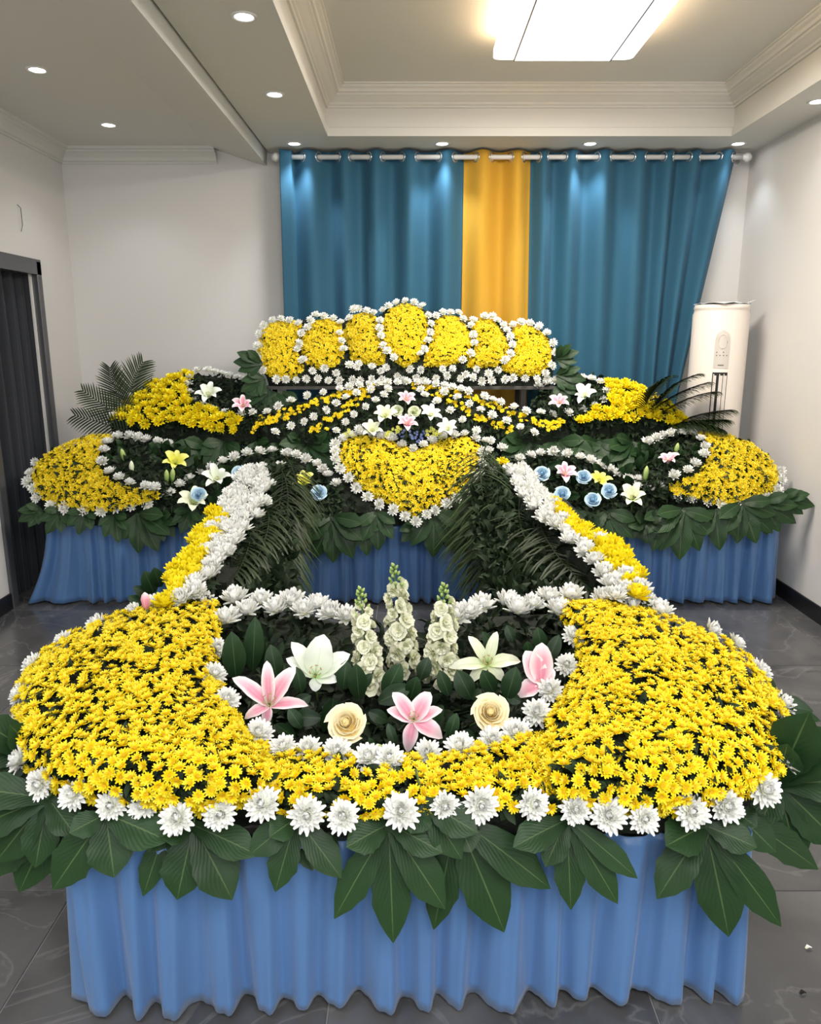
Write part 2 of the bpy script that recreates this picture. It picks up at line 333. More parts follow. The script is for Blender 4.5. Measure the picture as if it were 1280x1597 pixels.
def wall_cornice(prof, axis):
    v = []; f = []
    for d, z in prof:
        if axis == 'left': v += [(XL+d, YF, z), (XL+d, YB-d, z)]
        else: v += [(XL+d, YB-d, z), (BXS+.03, YB-d, z)]
    f = [(k*2, k*2+2, k*2+3, k*2+1) for k in range(len(prof)-1)]
    return Geo(v, f)
cp = [(0, 2.8), (.012, 2.8), (.012, 2.812), (.022, 2.816), (.03, 2.84), (.055, 2.862), (.07, 2.868), (.07, 2.88), (.085, 2.884), (.09, 2.901)]
obj('trim_2', join([(wall_cornice(cp, 'left'), None), (wall_cornice(cp, 'back'), None)]), M['ceil'], smooth=False, kind='structure', label='small white cornice above the doorway wall')
# doorway
jam = join([(bbox_(XL-.2, XL+.02, DY0-.06, DY0+.01, 0, DZ+.0), None), (bbox_(XL-.2, XL+.02, DY1-.01, DY1+.05, 0, DZ), None), (box(XL-.2, XL+.02, DY0-.06, DY1+.05, DZ-.085, DZ+.01), None)])
dr = obj('door_1', jam, M['frame'], smooth=False, kind='structure', label='grey metal doorway with a dark curtain inside')
g = join([(box(XL-.030, XL-.020, DY1-.035, DY1-.01, 0, DZ-.085), None), (box(XL-.030, XL-.020, DY0+.01, DY0+.035, 0, DZ-.085), None)])
obj('door_stop', g, M['rod'], dr, smooth=False)
obj('latch', join([(box(XL-.03, XL-.012, DY0+.01, DY0+.02, .98, 1.08), None), (box(XL-.05, XL-.03, DY0+.01, DY0+.035, 1.02, 1.04), None)]), M['steel'], dr, smooth=False)
def cloth(xs, ys, zs, xf, yf):
    v = []; uv = []
    for i, z in enumerate(zs):
        for j, s in enumerate(xs): v.append((xf(s, z), yf(s, z), z)); uv.append((j/(len(xs)-1), i/(len(zs)-1)))
    n = len(xs)
    return Geo(v, [(i*n+j, i*n+j+1, (i+1)*n+j+1, (i+1)*n+j) for i in range(len(zs)-1) for j in range(n-1)], uv)
ss = np.linspace(0, 1, 90); zs = np.linspace(.004, DZ-.08, 14)
g = cloth(ss, None, zs, lambda s, z: XL-.085+.022*math.sin(s*34+.6*z)+.012*math.sin(s*71+1), lambda s, z: DY0+.01+s*(DY1-DY0-.02))
obj('dark_door_curtain', g, M['darkcloth'], label='dark charcoal curtain hanging inside the grey doorway', cat='curtain')

# ------------------------------------------------------------------ downlights, panel lamp
rim = join([(lathe([(.036, .004), (.038, -.004), (.05, -.006), (.054, 0), (.054, .006)], 24), None)])
rme = mesh('rim', rim, M['rod']); lme = mesh('lens', lathe([(.0005, -.001), (.037, -.001)], 24), M['spotlens'])
dl = ['downlight between tray and sloping drop, farther from the curtains', 'downlight between tray and sloping drop, nearer the curtains',
      'downlight in the low ceiling by the doorway wall, farther from the back wall', 'downlight in the low ceiling near the back wall corner', 'downlight at the edge of the ceiling by the wall with the air conditioner',
      'downlight above the curtain rod end beside the ceiling drop', 'downlight above the teal curtain next to the yellow panel', 'downlight above the wide teal curtain middle', 'downlight above the rod end over the air conditioner']
for (x, y, z), lb in zip(DOWN, dl):
    o = empty('downlight', (x, y, z), label='round '+lb, cat='ceiling light', group='recessed downlights')
    link('rim', rme, o); link('lens', lme, o)
def rrect(x0, x1, y0, y1, r, corners, z0, z1, n=6):
    pts = []
    for k, (cx, cy, a0) in enumerate([(x1, y1, 0), (x0, y1, 90), (x0, y0, 180), (x1, y0, 270)]):
        rr = r if k in corners else .001
        ox = cx-rr if cx == x1 else cx+rr; oy = cy-rr if cy == y1 else cy+rr
        for i in range(n+1):
            a = math.radians(a0+90*i/n); pts.append((ox+rr*math.cos(a), oy+rr*math.sin(a)))
    m = len(pts); v = [(x, y, z0) for x, y in pts]+[(x, y, z1) for x, y in pts]
    return Geo(v, [(i, (i+1) % m, m+(i+1) % m, m+i) for i in range(m)]+[tuple(range(m-1, -1, -1)), tuple(range(m, 2*m))])
LX0, LX1, LY0, LY1 = .43, 1.16, 3.25, 4.40
lamp = empty('ceiling_panel_lamp', (0, 0, 0), label='large bright rectangular panel lamp on the tray ceiling', cat='ceiling light')
obj('diffuser', rrect(LX0+.115, LX1-.115, LY0, LY1, .02, (), 3.03, 3.07), M['glow'], lamp, smooth=False)
obj('diffuser', rrect(LX0, LX0+.11, LY0, LY1, .04, (1, 2), 3.035, 3.07), M['glow'], lamp, smooth=False)
obj('diffuser', rrect(LX1-.11, LX1, LY0, LY1, .04, (0, 3), 3.035, 3.07), M['glow'], lamp, smooth=False)
for xd in (LX0+.1125, LX1-.1125):
    obj('divider', box(xd-.003, xd+.003, LY0, LY1, 3.026, 3.06), M['steel'], lamp, smooth=False)
obj('lamp_base', box(LX0+.05, LX1-.05, LY0+.05, LY1-.05, 3.085, TZ), M['rod'], lamp, smooth=False)
obj('backlight', box(LX0+.02, LX1-.02, LY0+.02, LY1-.02, 3.07, 3.085), M['warm'], lamp, smooth=False, label='warm glowing edge behind the diffusers')

# ------------------------------------------------------------------ curtains
RY, RZ = 5.56, 2.815
segs_px = [455, 514, 561, 611, 667, 726, 783, 830, 866, 915, 970, 1024, 1061, 1105, 1158]
zc_r = RY*CP+(CAMZ-RZ)*SP
cx = np.array([(p-640)/F*zc_r for p in segs_px])
def phase(x): return np.interp(x, cx, np.arange(len(cx)), left=-.5, right=len(cx)-.5)*2*PI
A = .05
def fold_y(x): return RY+A*(np.cos(phase(x))+.22)
def curtain(name, m, xa, xb, label, shift=0., lean=0., extra=None, dy=0.):
    n = int((xb-xa)/.007)+2; xs = np.linspace(xa, xb, n); zs = np.concatenate([[2.855, 2.84, 2.80, 2.76, 2.70], np.linspace(2.6, .06, 24)])
    def xf(s, z):
        q = (2.84-z)/2.8; t = (s-xa)/(xb-xa); t = t if lean > 0 else max(0, (t-.6)/.4)**1.3
        return s + shift*q + lean*q*t + .010*math.sin(s*9+q*2)*q
    def yf(s, z):
        q = max(0, (2.84-z)/2.8); ph = phase(s)
        top = math.cos(ph)+.22
        low = math.cos(ph+.5*math.sin(s*5)*q)*(.62+.3*math.sin(s*4.1+1)*q)+.12*math.sin(ph*2+s*3)*q
        return RY+dy+A*((1-min(1, q*1.4))*top+min(1, q*1.4)*low)-.012*q+(.012*math.sin(s*37) if z > 2.845 else 0)
    g = cloth(xs, None, zs, xf, yf)
    c = obj(name, g, m, label=label, cat='curtain', group='eyelet curtains on the rod')
    mod = c.modifiers.new('thickness', 'SOLIDIFY'); mod.thickness = .002
    al = math.acos(-.22)
    for k in range(len(cx)):
        for sgn in (-1, 1):
            ph = 2*PI*k+sgn*al; x = float(np.interp(ph/(2*PI), np.arange(len(cx)), cx, left=-9, right=-9))
            if not (xa+.008 < x < xb-.008): continue
            e = .004; ty = (fold_y(x+e)-fold_y(x-e))/(2*e); nrm = unit([-ty, 1, 0])
            link('eyelet', eye, c, M=frame(nrm, 0, (x, RY, RZ), 1.))
    return c
eye = mesh('eyelet', torus(.03, .006, 18, 6), M['chrome'])
X = lambda px: (px-640)/F*zc_r
curtain('teal_curtain', M['teal'], X(437), X(724), 'long teal curtain between the ceiling drop and the yellow panel', shift=-.01)
curtain('yellow_curtain', M['gold'], X(724), X(829), 'narrow golden yellow curtain between the two teal ones', shift=.0, lean=.03)
curtain('teal_curtain', M['teal'], X(829), X(1150), 'wide teal curtain gathered behind the tall air conditioner', shift=.03, lean=-.52)
rd = obj('curtain_rod', tube([(X(432), RY, RZ), (X(1163), RY, RZ)], .016, 14), M['rod'], label='white curtain rod with round end knobs under the ceiling', cat='curtain rod')
fin = lathe([(.001, -.03), (.018, -.026), (.03, -.008), (.03, .01), (.018, .026), (.017, .035)], 16)
for px, s in ((430, 1), (1165, -1)):
    obj('finial', fin, M['rod'], rd, M=frame((s, 0, 0), 0, (X(px), RY, RZ)))
br = join([(tube([(0, 0, 0), (0, YB-RY-.004, 0)], .007, 8), None), (lathe([(.001, 0), (.028, 0), (.028, .006), (.02, .01)], 16), frame((0, -1, 0), 0, (0, YB-RY-.001, 0)))])
for px in (444, 1161):
    obj('bracket', br, M['rod'], rd, M=frame((0, 0, 1), PI/2, (X(px), RY, RZ)) if False else np.array([[1, 0, 0, X(px)], [0, 1, 0, RY], [0, 0, 1, RZ], [0, 0, 0, 1.]]))

# ------------------------------------------------------------------ air conditioner
AX, AY, AR, AH = 2.055, 5.17, .178, 1.825
ac = empty('air_conditioner', (AX, AY, 0), label='tall white cylindrical floor-standing air conditioner in the corner', cat='air conditioner')
obj('body', lathe([(.001, .0), (AR+.01, 0), (AR+.01, .05), (AR-.004, .06), (AR, .08), (AR, AH-.06), (AR-.006, AH-.045), (AR-.006, AH-.03), (AR-.002, AH-.025), (AR-.01, AH), (.001, AH+.002)], 48), M['ac'], ac)
def onac(a, z, r): return (r*math.sin(a), -r*math.cos(a), z)   # angle a measured from facing the room
def curved(a0, a1, z0, z1, r, n=8, rt=0.):
    """patch that follows the cylinder; rt rounds the top into an arch"""
    v = []; rows = 12
    for i in range(rows+1):
        z = z0+(z1-z0)*i/rows
        k = 1.
        if rt and z > z1-rt: k = math.sqrt(max(0, 1-((z-(z1-rt))/rt)**2))
        for j in range(n+1):
            a = (a0+a1)/2+(a1-a0)/2*k*(2*j/n-1); v.append(onac(a, z, r))
    return Geo(v, [(i*(n+1)+j, i*(n+1)+j+1, (i+1)*(n+1)+j+1, (i+1)*(n+1)+j) for i in range(rows) for j in range(n)])
AC0 = math.radians(-14)
obj('control_panel', curved(AC0-.26, AC0+.26, 1.42, 1.665, AR+.002, rt=.075), M['ac2'], ac, label='arched grey control panel')
ring = [onac(AC0+.15*math.cos(t), 1.59+.045*math.sin(t), AR+.004) for t in np.linspace(0, 2*PI, 25)]
obj('dial', tube(ring, .0016, 5, cap=False), M['ac'], ac)
ic = [(curved(AC0+a-.018, AC0+a+.018, z, z+.006, AR+.0035, 2), None) for a, z in ((-.17, 1.50), (-.06, 1.50), (.06, 1.50), (.17, 1.50), (-.17, 1.52), (.05, 1.52))]
ic += [(curved(AC0-.012, AC0+.012, 1.545, 1.551, AR+.0035, 2), None)]
ic += [(curved(AC0-.10+.04*i, AC0-.10+.04*i+.028, 1.437, 1.445, AR+.0035, 2), None) for i in range(5)]
obj('icons', join(ic), M['board'], ac, kind='stuff')
obj('air_outlet', curved(AC0-.26, AC0+.26, .55, 1.395, AR+.0015), M['dark'], ac, label='black vertical air outlet')
for a, da in ((-.17, .05), (0.03, .06), (.17, .06)):
    obj('vane', join([(curved(AC0+a-da, AC0+a+da, .56, 1.375, AR+.006, 3), None), (curved(AC0+a-da, AC0+a-da+.03, .56, 1.385, AR+.012, 2), None)]), M['ac'], ac)
sp = [(lathe([(.0002, 0), (.0025, 0)], 8), frame(onac(AC0-.1+a, 0, 1), 0, onac(AC0-.1+a, z, AR+.0006))) for a, z in ((-.1, 1.77), (-.03, 1.775), (.05, 1.765), (.0, 1.755), (-.05, 1.745), (.1, 1.75), (-.12, 1.75))]
obj('indicator', join(sp), M['film'], ac)
r_ = [(.001, .02)]; v = []; f = []
for i in range(7):
    for j in range(20):
        a = 2*PI*j/20; r = .17*i/6*(1+.14*math.sin(a*3+1)*i/6); v.append((r*math.cos(a), r*math.sin(a), AH+.004+.014*abs(math.sin(a*4+i*1.3))*(i > 0)-(.006 if i == 6 else 0)))
f = [(i*20+j, i*20+(j+1) % 20, (i+1)*20+(j+1) % 20, (i+1)*20+j) for i in range(6) for j in range(20)]
v += [(.15, -.04, AH+.01), (.21, -.05, AH+.035), (.2, .0, AH+.03), (.15, .03, AH+.01)]; f.append((140, 141, 142, 143))
obj('plastic_film', Geo([(x+AX, y+AY, z) for x, y, z in v], f), M['film'], label='crumpled clear plastic film lying on the air conditioner', cat='plastic film')
# small hook on the wall
obj('wall_hook', tube([(XL+.002, 5.0, 2.42), (XL+.02, 5.0, 2.40), (XL+.02, 5.0, 2.30), (XL+.012, 4.99, 2.26)], .002, 5), M['dark'], label='thin dark wire hanging on the wall above the doorway', cat='wire')

# ------------------------------------------------------------------ skirted tables
def skirt(name, path, z0, z1, pleat, amp, seed, label, flare=.02, hemcut=0., corner=0.):
    """pleated cloth hung along a horizontal path; outside is to the right of travel"""
    r = random.Random(seed); pts = []; path = np.asarray(path, float); seg = np.diff(path, axis=0); L = np.hypot(seg[:, 0], seg[:, 1]); tot = L.sum()
    step = pleat/14; n = int(tot/step); cum = np.concatenate([[0], np.cumsum(L)])
    zs = np.linspace(z1, z0, 16); jit = [r.uniform(-.18, .18) for _ in range(400)]; ampj = [r.uniform(.6, 1.25) for _ in range(400)]
    v = []; uv = []
    for j in range(n+1):
        s = tot*j/n; k = min(int(np.searchsorted(cum, s, 'right')-1), len(L)-1); t = (s-cum[k])/L[k]; p = path[k]+seg[k]*t
        d = seg[k]/L[k]; nr = np.array([d[1], -d[0]])
        if s-cum[k] < .03 and k > 0: d2 = seg[k-1]/L[k-1]; nr = unit(nr+np.array([d2[1], -d2[0]])*(1-(s-cum[k])/.03))
        u = s/pleat; ui = int(u) % 400; ph = 2*PI*(u+np.interp(u % 1, [0, 1], [jit[ui], jit[(ui+1) % 400]]))
        am = np.interp(u % 1, [0, 1], [ampj[ui], ampj[(ui+1) % 400]])
        for i, z in enumerate(zs):
            q = (z1-z)/(z1-z0); a = amp*am*(.3+.7*q**.8)
            w_ = ph/2+.45*q*math.sin(u*1.7); off = a*(math.tanh(1.5*math.sin(2*w_)+.25)+.18*math.sin(4*w_+1.3+q*2)+.10*math.sin(u*19+q*3)+.25*math.sin(w_*.7)) + flare*q
            zz = z + (hemcut*(.5+.5*math.sin(u*.9)) if i == 15 else 0)
            kf = corner*math.exp(-((p[0]-path[:, 0].min())/.12)**2)*q**2; v.append((p[0]+nr[0]*off-kf, p[1]+nr[1]*off-kf*.2, zz)); uv.append((j/n, q))
    f = [(j*16+i, j*16+i+1, (j+1)*16+i+1, (j+1)*16+i) for j in range(n) for i in range(15)]
    o = obj(name, Geo(v, f, uv), M['blue'], label=label, cat='table skirt')
    m = o.modifiers.new('thickness', 'SOLIDIFY'); m.thickness = .0015
    return o
def table(x0, x1, y0, y1, z, label, nx=2):
    t = empty('trestle_table', ((x0+x1)/2, (y0+y1)/2, 0), label=label, cat='table')
    cx_, cy_ = (x0+x1)/2, (y0+y1)/2
    obj('tabletop', bbox_(x0-cx_, x1-cx_, y0-cy_, y1-cy_, z-.02, z), M['board'], t, smooth=False)
    leg = mesh('leg', box(-.015, .015, -.015, .015, 0, z-.02), M['steel'], False)
    for i in range(nx):
        for y in (y0+.04, y1-.04):
            o = link('leg', leg, t); o.location = (x0+.05+(x1-x0-.1)*i/(nx-1)-cx_, y-cy_, 0)
    return t
FT0, FT1, FZ = 1.58, 2.48, .465
table(-.78, .78, FT0+.02, FT1, FZ, 'low front table hidden under its blue pleated skirt')
skirt('front_skirt', [(-.80, FT1), (-.80, FT0-.055), (.80, FT0-.01), (.80, FT1)], .008, FZ+.004, .098, .031, 3, 'light blue satin skirt pleated round the front table', flare=.0, hemcut=.012)
BT0, BT1, BZT = 4.50, 4.93, .505
table(-2.20, 2.25, BT0+.02, BT1, BZT, 'long back table under blue cloth along the back of the room', 4)
skirt('back_skirt', [(-2.22, BT1), (-2.22, BT0), (2.26, BT0), (2.26, BT1)], .012, BZT+.004, .105, .034, 5, 'blue pleated skirt round the long back table', flare=.025, corner=.11)
T2Z = .93
table(-1.85, 1.80, 5.0, 5.36, T2Z, 'raised second tier table behind the long back table', 4)
skirt('tier_skirt', [(-1.87, 5.36), (-1.87, 4.975), (1.82, 4.975), (1.82, 5.36)], .02, T2Z+.004, .1, .014, 9, 'shaded blue skirt round the raised second tier', flare=.0)
T3Z = 1.30
t3 = empty('crown_stand', (0, 0, 0), label='dark top stand holding the crown shaped flower bed', cat='stand')
obj('stand_top', bbox_(-.98, .98, 5.08, 5.42, T3Z-.02, T3Z), M['board'], t3, smooth=False)
for x in (-.95, -.1, .75, .95):
    for y in (5.1, 5.36): obj('leg', box(x-.015, x+.015, y-.015, y+.015, T2Z+.0, T3Z-.02), M['dark'], t3, smooth=False)

# ------------------------------------------------------------------ flower and leaf prototypes (unit diameter 1)
def petal_path(r0, z0, a0, a1, L, n):
    pts = [(r0, 0, z0)]
    for i in range(n-1):
        a = math.radians(a0+(a1-a0)*i/max(1, n-2)); p = pts[-1]; d = L/(n-1); pts.append((p[0]+d*math.cos(a), 0, p[2]+d*math.sin(a)))
    return pts
def rotz(a): c, s = math.cos(a), math.sin(a); m = np.eye(4); m[0, 0] = c; m[0, 1] = -s; m[1, 0] = s; m[1, 1] = c; return m
def chrys(seed, rings, nl=4, nw=1):
    r = random.Random(seed); it = []
    for (n, r0, z0, a0, a1, L, W) in rings:
        for k in range(n):
            a = 2*PI*(k+r.uniform(-.22, .22))/n+r0*9; l = L*r.uniform(.86, 1.12); da = r.uniform(-9, 9)
            cl = petal_path(r0, z0, a0+da, a1+da+r.uniform(-14, 14), l, nl+1)
            cup = blade(cl, np.array([-math.sin(math.radians(a0)), 0, math.cos(math.radians(a0))]), W, lambda t: (.35+.9*math.sin(PI*min(1, .12+t*.76))**.8)*(1 if t < .95 else .55), nw, cup=.7)
            it.append((cup, rotz(a)))
    it.append((lathe([(.13, 0), (.12, .1), (.06, .16), (.001, .17)], 8), None))
    return join(it)
WR = [(17, .05, .02, -12, 22, .45, .058), (16, .06, .05, 8, 44, .42, .058), (15, .05, .08, 28, 72, .37, .056), (12, .04, .1, 48, 100, .31, .052), (10, .03, .11, 64, 125, .25, .046), (7, .01, .12, 80, 140, .19, .04)]
WRf = [(12, .05, .02, 0, 34, .45, .07), (10, .05, .06, 26, 62, .38, .07), (8, .04, .1, 54, 95, .29, .065), (5, .01, .12, 76, 125, .21, .06)]
WC = [(14, .05, .0, 8, 48, .44, .062), (14, .06, .03, 22, 66, .42, .06), (12, .05, .06, 40, 84, .38, .058), (10, .04, .08, 56, 104, .32, .052), (7, .03, .1, 72, 125, .26, .046)]
CHC = [mesh('chrysanthemum', chrys(40+s_, WC), M['white']) for s_ in range(3)]
CHYC = [mesh('chrysanthemum', chrys(50+s_, WC), M['ywhite']) for s_ in range(3)]
CH = [mesh('chrysanthemum', chrys(s, WR), M['white']) for s in range(4)]
CHY = [mesh('chrysanthemum', chrys(10+s, WR), M['ywhite']) for s in range(3)]
CHFg = [chrys(20+s, WRf, 3) for s in range(3)]
CHF = [mesh('chrysanthemum', g_, M['white']) for g_ in CHFg]
CHYF = [mesh('chrysanthemum', g_, M['ywhite']) for g_ in CHFg]
def daisy(seed, n=13, n2=8, nl=3):
    r = random.Random(seed); it = []
    for (k_, r0, z0, a0, a1, L, W) in ((n, .08, .03, 4, 20, .44, .10), (n2, .08, .05, 34, 52, .32, .085)):
        for k in range(k_):
            a = 2*PI*(k+r.uniform(-.2, .2))/max(k_, 1); d = r.uniform(-14, 18)
            it.append((blade(petal_path(r0, z0, a0+d, a1+d, L*r.uniform(.9, 1.08), nl), (0, 0, 1), W, lambda t: (.5, 1., .34)[min(2, int(t*2.5))], 1, cup=.35), rotz(a)))
    it.append((lathe([(.135, .03), (.13, .07), (.08, .105), (.001, .115)], 8, 1), None))
    return join(it)
DAg = [daisy(s) for s in range(3)]
DA = [mesh('daisy', g_, [M['daisy'], M['disk']]) for g_ in DAg]
DFg = [daisy(s+5, 9, 5, 3) for s in range(3)]
def small_leaf():
    return blade([(0, 0, 0), (.3, 0, .1), (.65, 0, .12), (1, 0, .02)], (0, 0, 1), .24, lambda t: (.3, 1., .85, .04)[int(round(t*3))], 1, cup=.3, fold=.3)
SL = small_leaf()

def random_in(poly, n):
    p = np.asarray(poly, float); lo = p.min(0); hi = p.max(0); x = rng.uniform(lo[0], hi[0], n); y = rng.uniform(lo[1], hi[1], n)
    k = poly_in(poly, x, y); return x[k], y[k]
def poisson(bed, poly, dmin, tries=9000, avoid=None):
    x, y = random_in(poly, tries); p, n = bed.ev(x, y); grid = {}; out = []
    taken = []
    def key(q): return tuple(np.floor(q/dmin).astype(int))
    if avoid is not None:
        for q, rad in avoid: taken.append((q, rad))
    tq = np.array([q for q, _ in taken]) if taken else None; tr = np.array([r for _, r in taken]) if taken else None
    for i in range(len(p)):
        q = p[i]; k = key(q); ok = True
        for a in (-1, 0, 1):
            for b in (-1, 0, 1):
                for c in (-1, 0, 1):
                    for o in grid.get((k[0]+a, k[1]+b, k[2]+c), ()):
                        if (q[0]-o[0])**2+(q[1]-o[1])**2+(q[2]-o[2])**2 < dmin*dmin: ok = False
        if ok and tq is not None and (np.linalg.norm(tq-q, axis=1) < tr).any(): ok = False
        if ok: grid.setdefault(k, []).append(q); out.append(i)
    return x[out], y[out], p[out], n[out]
def base_mound(name, bed, zb, sink, label, nleaf, lsize, step=9, lift=.012):
    """dark foliage body under a flower bed, closed down to the table, with loose small leaves"""
    poly = [Vector(q) for q in bed.poly]; n = len(poly); res = []
    for i in range(n):
        a = poly[i]; b = poly[(i+1) % n]; m = max(1, int((b-a).length/step))
        for k in range(m): res.append(a+(b-a)*k/m)
    nb = len(res); pp = np.array([tuple(v) for v in bed.poly]); lo = pp.min(0); hi = pp.max(0)
    gx, gy = np.meshgrid(np.arange(lo[0], hi[0], step*1.3), np.arange(lo[1], hi[1], step*1.3)); gx = gx.ravel(); gy = gy.ravel()
    k = poly_in(bed.poly, gx, gy) & (poly_dist(bed.poly, gx, gy) > step*.6)
    pts = res+[Vector((a, b)) for a, b in zip(gx[k], gy[k])]
    vo, eo, fo, _, _, _ = geometry.delaunay_2d_cdt(pts, [(i, (i+1) % nb) for i in range(nb)], [], 1, 1e-4)
    xy = np.array([tuple(v) for v in vo]); p, nn = bed.ev(xy[:, 0], xy[:, 1])
    d = poly_dist(bed.poly, xy[:, 0], xy[:, 1]); p = p-nn*sink
    f = [tuple(reversed(t)) for t in fo]
    # outline walls down to the table
    cnt = {}
    for t in f:
        for i in range(3):
            e = (t[i], t[(i+1) % 3]); cnt[e] = 1
    bd = [e for e in cnt if (e[1], e[0]) not in cnt]; ids = sorted({i for e in bd for i in e}); mp = {}
    v = p.tolist(); cen = p.mean(0)
    for i in ids:
        q = p[i]; mp[i] = len(v); v.append((q[0]+(cen[0]-q[0])*.03, q[1]+max(0, (cen[1]-q[1]))*.05, min(zb, q[2]-.01)))
    f += [(e[1], e[0], mp[e[0]], mp[e[1]]) for e in bd]
    body = Geo(v, f)
    it = [(body, None)]
    x, y = random_in(bed.poly, nleaf*3); x = x[:nleaf]; y = y[:nleaf]; q, qn = bed.ev(x, y)
    lg = Geo(SL.v, SL.f, SL.uv, [1]*len(SL.f))
    for i in range(len(q)):
        nn_ = unit(qn[i]+rng.normal(0, .7, 3)); it.append((lg, frame(nn_, rng.uniform(0, 6.28), q[i]-qn[i]*(sink-lift), lsize*rng.uniform(.7, 1.4))))
    return obj(name, join(it), [M['foam'], M['filler']], label=label, cat='foliage', kind='stuff')
def bloom(protos, name, p, n, size, jit=.25, **k):
    nn = unit(np.asarray(n)+rng.normal(0, jit, 3)); pr = protos[int(rng.integers(len(protos)))]
    o = link(name, pr, M=frame(nn, rng.uniform(0, 6.28), p, size*rng.uniform(.9, 1.12)), **k); return o
def mass(name, protos, ps, ns, size, mats, label, cat='flower bed', jit=.25):
    it = []
    for p, n in zip(ps, ns):
        it.append((protos[int(rng.integers(len(protos)))], frame(unit(n+rng.normal(0, jit, 3)), rng.uniform(0, 6.28), p, size*rng.uniform(.85, 1.15))))
    return obj(name, join(it), mats, label=label, cat=cat, kind='stuff')
UP = np.array([0, 0, 1.])
ORD = 'first second third fourth fifth sixth seventh eighth ninth tenth eleventh twelfth thirteenth fourteenth fifteenth sixteenth seventeenth eighteenth nineteenth twentieth'.split()

# ------------------------------------------------------------------ FRONT TABLE BED
fp = (1.52, zline(1.52, 1272), 2.45, zline(2.45, 955))
LD = [(335, 938), (270, 938), (215, 948), (160, 966), (105, 992), (62, 1022), (34, 1060), (26, 1100), (28, 1150), (46, 1198), (80, 1225), (150, 1245), (240, 1262), (330, 1262), (400, 1245), (436, 1215), (415, 1180), (385, 1150), (360, 1100), (338, 1060), (332, 1020), (342, 975)]
RD = [(878, 938), (950, 938), (1010, 950), (1070, 972), (1130, 996), (1182, 1040), (1216, 1090), (1238, 1148), (1224, 1198), (1180, 1230), (1120, 1252), (1040, 1265), (960, 1262), (880, 1250), (840, 1215), (838, 1165), (858, 1120), (885, 1080), (905, 1040), (900, 990), (880, 965)]
ST = [(395, 1160), (440, 1166), (520, 1176), (600, 1186), (680, 1176), (760, 1160), (815, 1145), (850, 1150), (880, 1200), (880, 1262), (620, 1270), (430, 1266), (395, 1230)]
BW = [(345, 955), (420, 952), (500, 958), (560, 972), (620, 985), (700, 972), (760, 955), (860, 950), (900, 990), (905, 1040), (880, 1085), (855, 1125), (820, 1150), (760, 1165), (680, 1182), (600, 1192), (520, 1182), (430, 1172), (385, 1150), (355, 1100), (332, 1050)]
bL = Bed(LD, *fp, B=.20, R=110); bR = Bed(RD, *fp, B=.20, R=120); bS = Bed(ST, *fp, B=.05, R=40); bRim = Bed(BW, *fp, B=0)
bBow = Bed(BW, fp[0]+.0, fp[1]-.11, fp[2], fp[3]-.11, B=0)
FLAT = Bed([(0, 900), (1280, 900), (1280, 1300), (0, 1300)], *fp, B=0)
base_mound('foliage_bed', bL, FZ, .03, 'dark foliage under the rounded yellow mound, front table, doorway side', 900, .035)
base_mound('foliage_bed', bR, FZ, .03, 'dark foliage under the rounded yellow mound, front table, air conditioner side', 900, .035)
base_mound('foliage_bed', bS, FZ, .03, 'dark foliage under the yellow daisy strip joining the two front mounds', 600, .035)
base_mound('foliage_bed', bBow, FZ, .02, 'dark leafy hollow behind the lilies and roses of the front table', 1100, .05, lift=.02)

W_ = []   # white chrysanthemums on the front table: (px, py, size, facing, label key)
def row(pts, key, size, face, bed=None, jx=1.5, frm='from the doorway side'):
    pts = sorted(pts) if 'doorway' in frm else pts
    for k, (x, y) in enumerate(pts): W_.append((x+rng.normal(0, jx*.4), y+rng.normal(0, jx*.4), size, face, (key, ', %s %s' % (ORD[k], frm)), bed))
OUT = np.array([0, -1, .25])
row([(68, 1222), (118, 1241), (178, 1254), (227, 1254), (280, 1276), (343, 1266), (411, 1255)], 'white chrysanthemum under the front yellow mound, doorway half', .082, OUT)
row([(480, 1268), (537, 1272), (626, 1266), (694, 1255), (747, 1252), (829, 1254)], 'white chrysanthemum below the front daisy strip', .082, OUT)
row([(896, 1260), (948, 1271), (1001, 1276), (1075, 1266), (1128, 1256), (1188, 1232)], 'white chrysanthemum under the front yellow mound, conditioner half', .082, OUT)
row([(40, 1188), (28, 1140), (38, 1086), (58, 1040), (105, 1004), (158, 976), (215, 958)], 'white chrysanthemum on the outer rim, doorway mound of front table', .085, np.array([-.8, -.5, .5]), frm='from the front')
row([(1222, 1193), (1228, 1145), (1212, 1102), (1178, 1050), (1142, 1007), (1105, 985)], 'white chrysanthemum on the outer rim, conditioner mound of front table', .085, np.array([.8, -.5, .5]), frm='from the front')
row([(250, 952), (285, 945), (318, 944), (352, 972), (367, 940), (385, 960), (407, 942), (432, 956), (455, 944), (474, 958), (495, 950), (517, 962), (541, 969)], 'white chrysanthemum on the front bed back rim, doorway half', .118, np.array([0, -.25, 1]))
row([(712, 967), (732, 962), (752, 952), (790, 945), (807, 958), (830, 948), (855, 938), (890, 936), (867, 958), (940, 941), (962, 934), (985, 952), (1030, 960), (1010, 950)], 'white chrysanthemum on the front bed back rim, conditioner half', .118, np.array([0, -.25, 1]))
row([(336, 1015), (332, 1054), (352, 1095), (402, 1147)], 'white chrysanthemum between the doorway mound and the lilies', .085, np.array([.3, -.7, .7]), bL, frm='from the back')
row([(442, 1169), (481, 1171), (525, 1177), (575, 1186), (607, 1188), (667, 1176), (717, 1168), (765, 1157), (805, 1147)], 'white chrysanthemum above the front daisy strip', .082, np.array([0, -.8, .7]), bS)
row([(837, 1115), (860, 1080), (885, 1040), (895, 994)], 'white chrysanthemum between the conditioner mound and the lilies', .085, np.array([-.3, -.7, .7]), bR, frm='from the front')
CAM = np.array([0, 0, CAMZ]); avoid = []
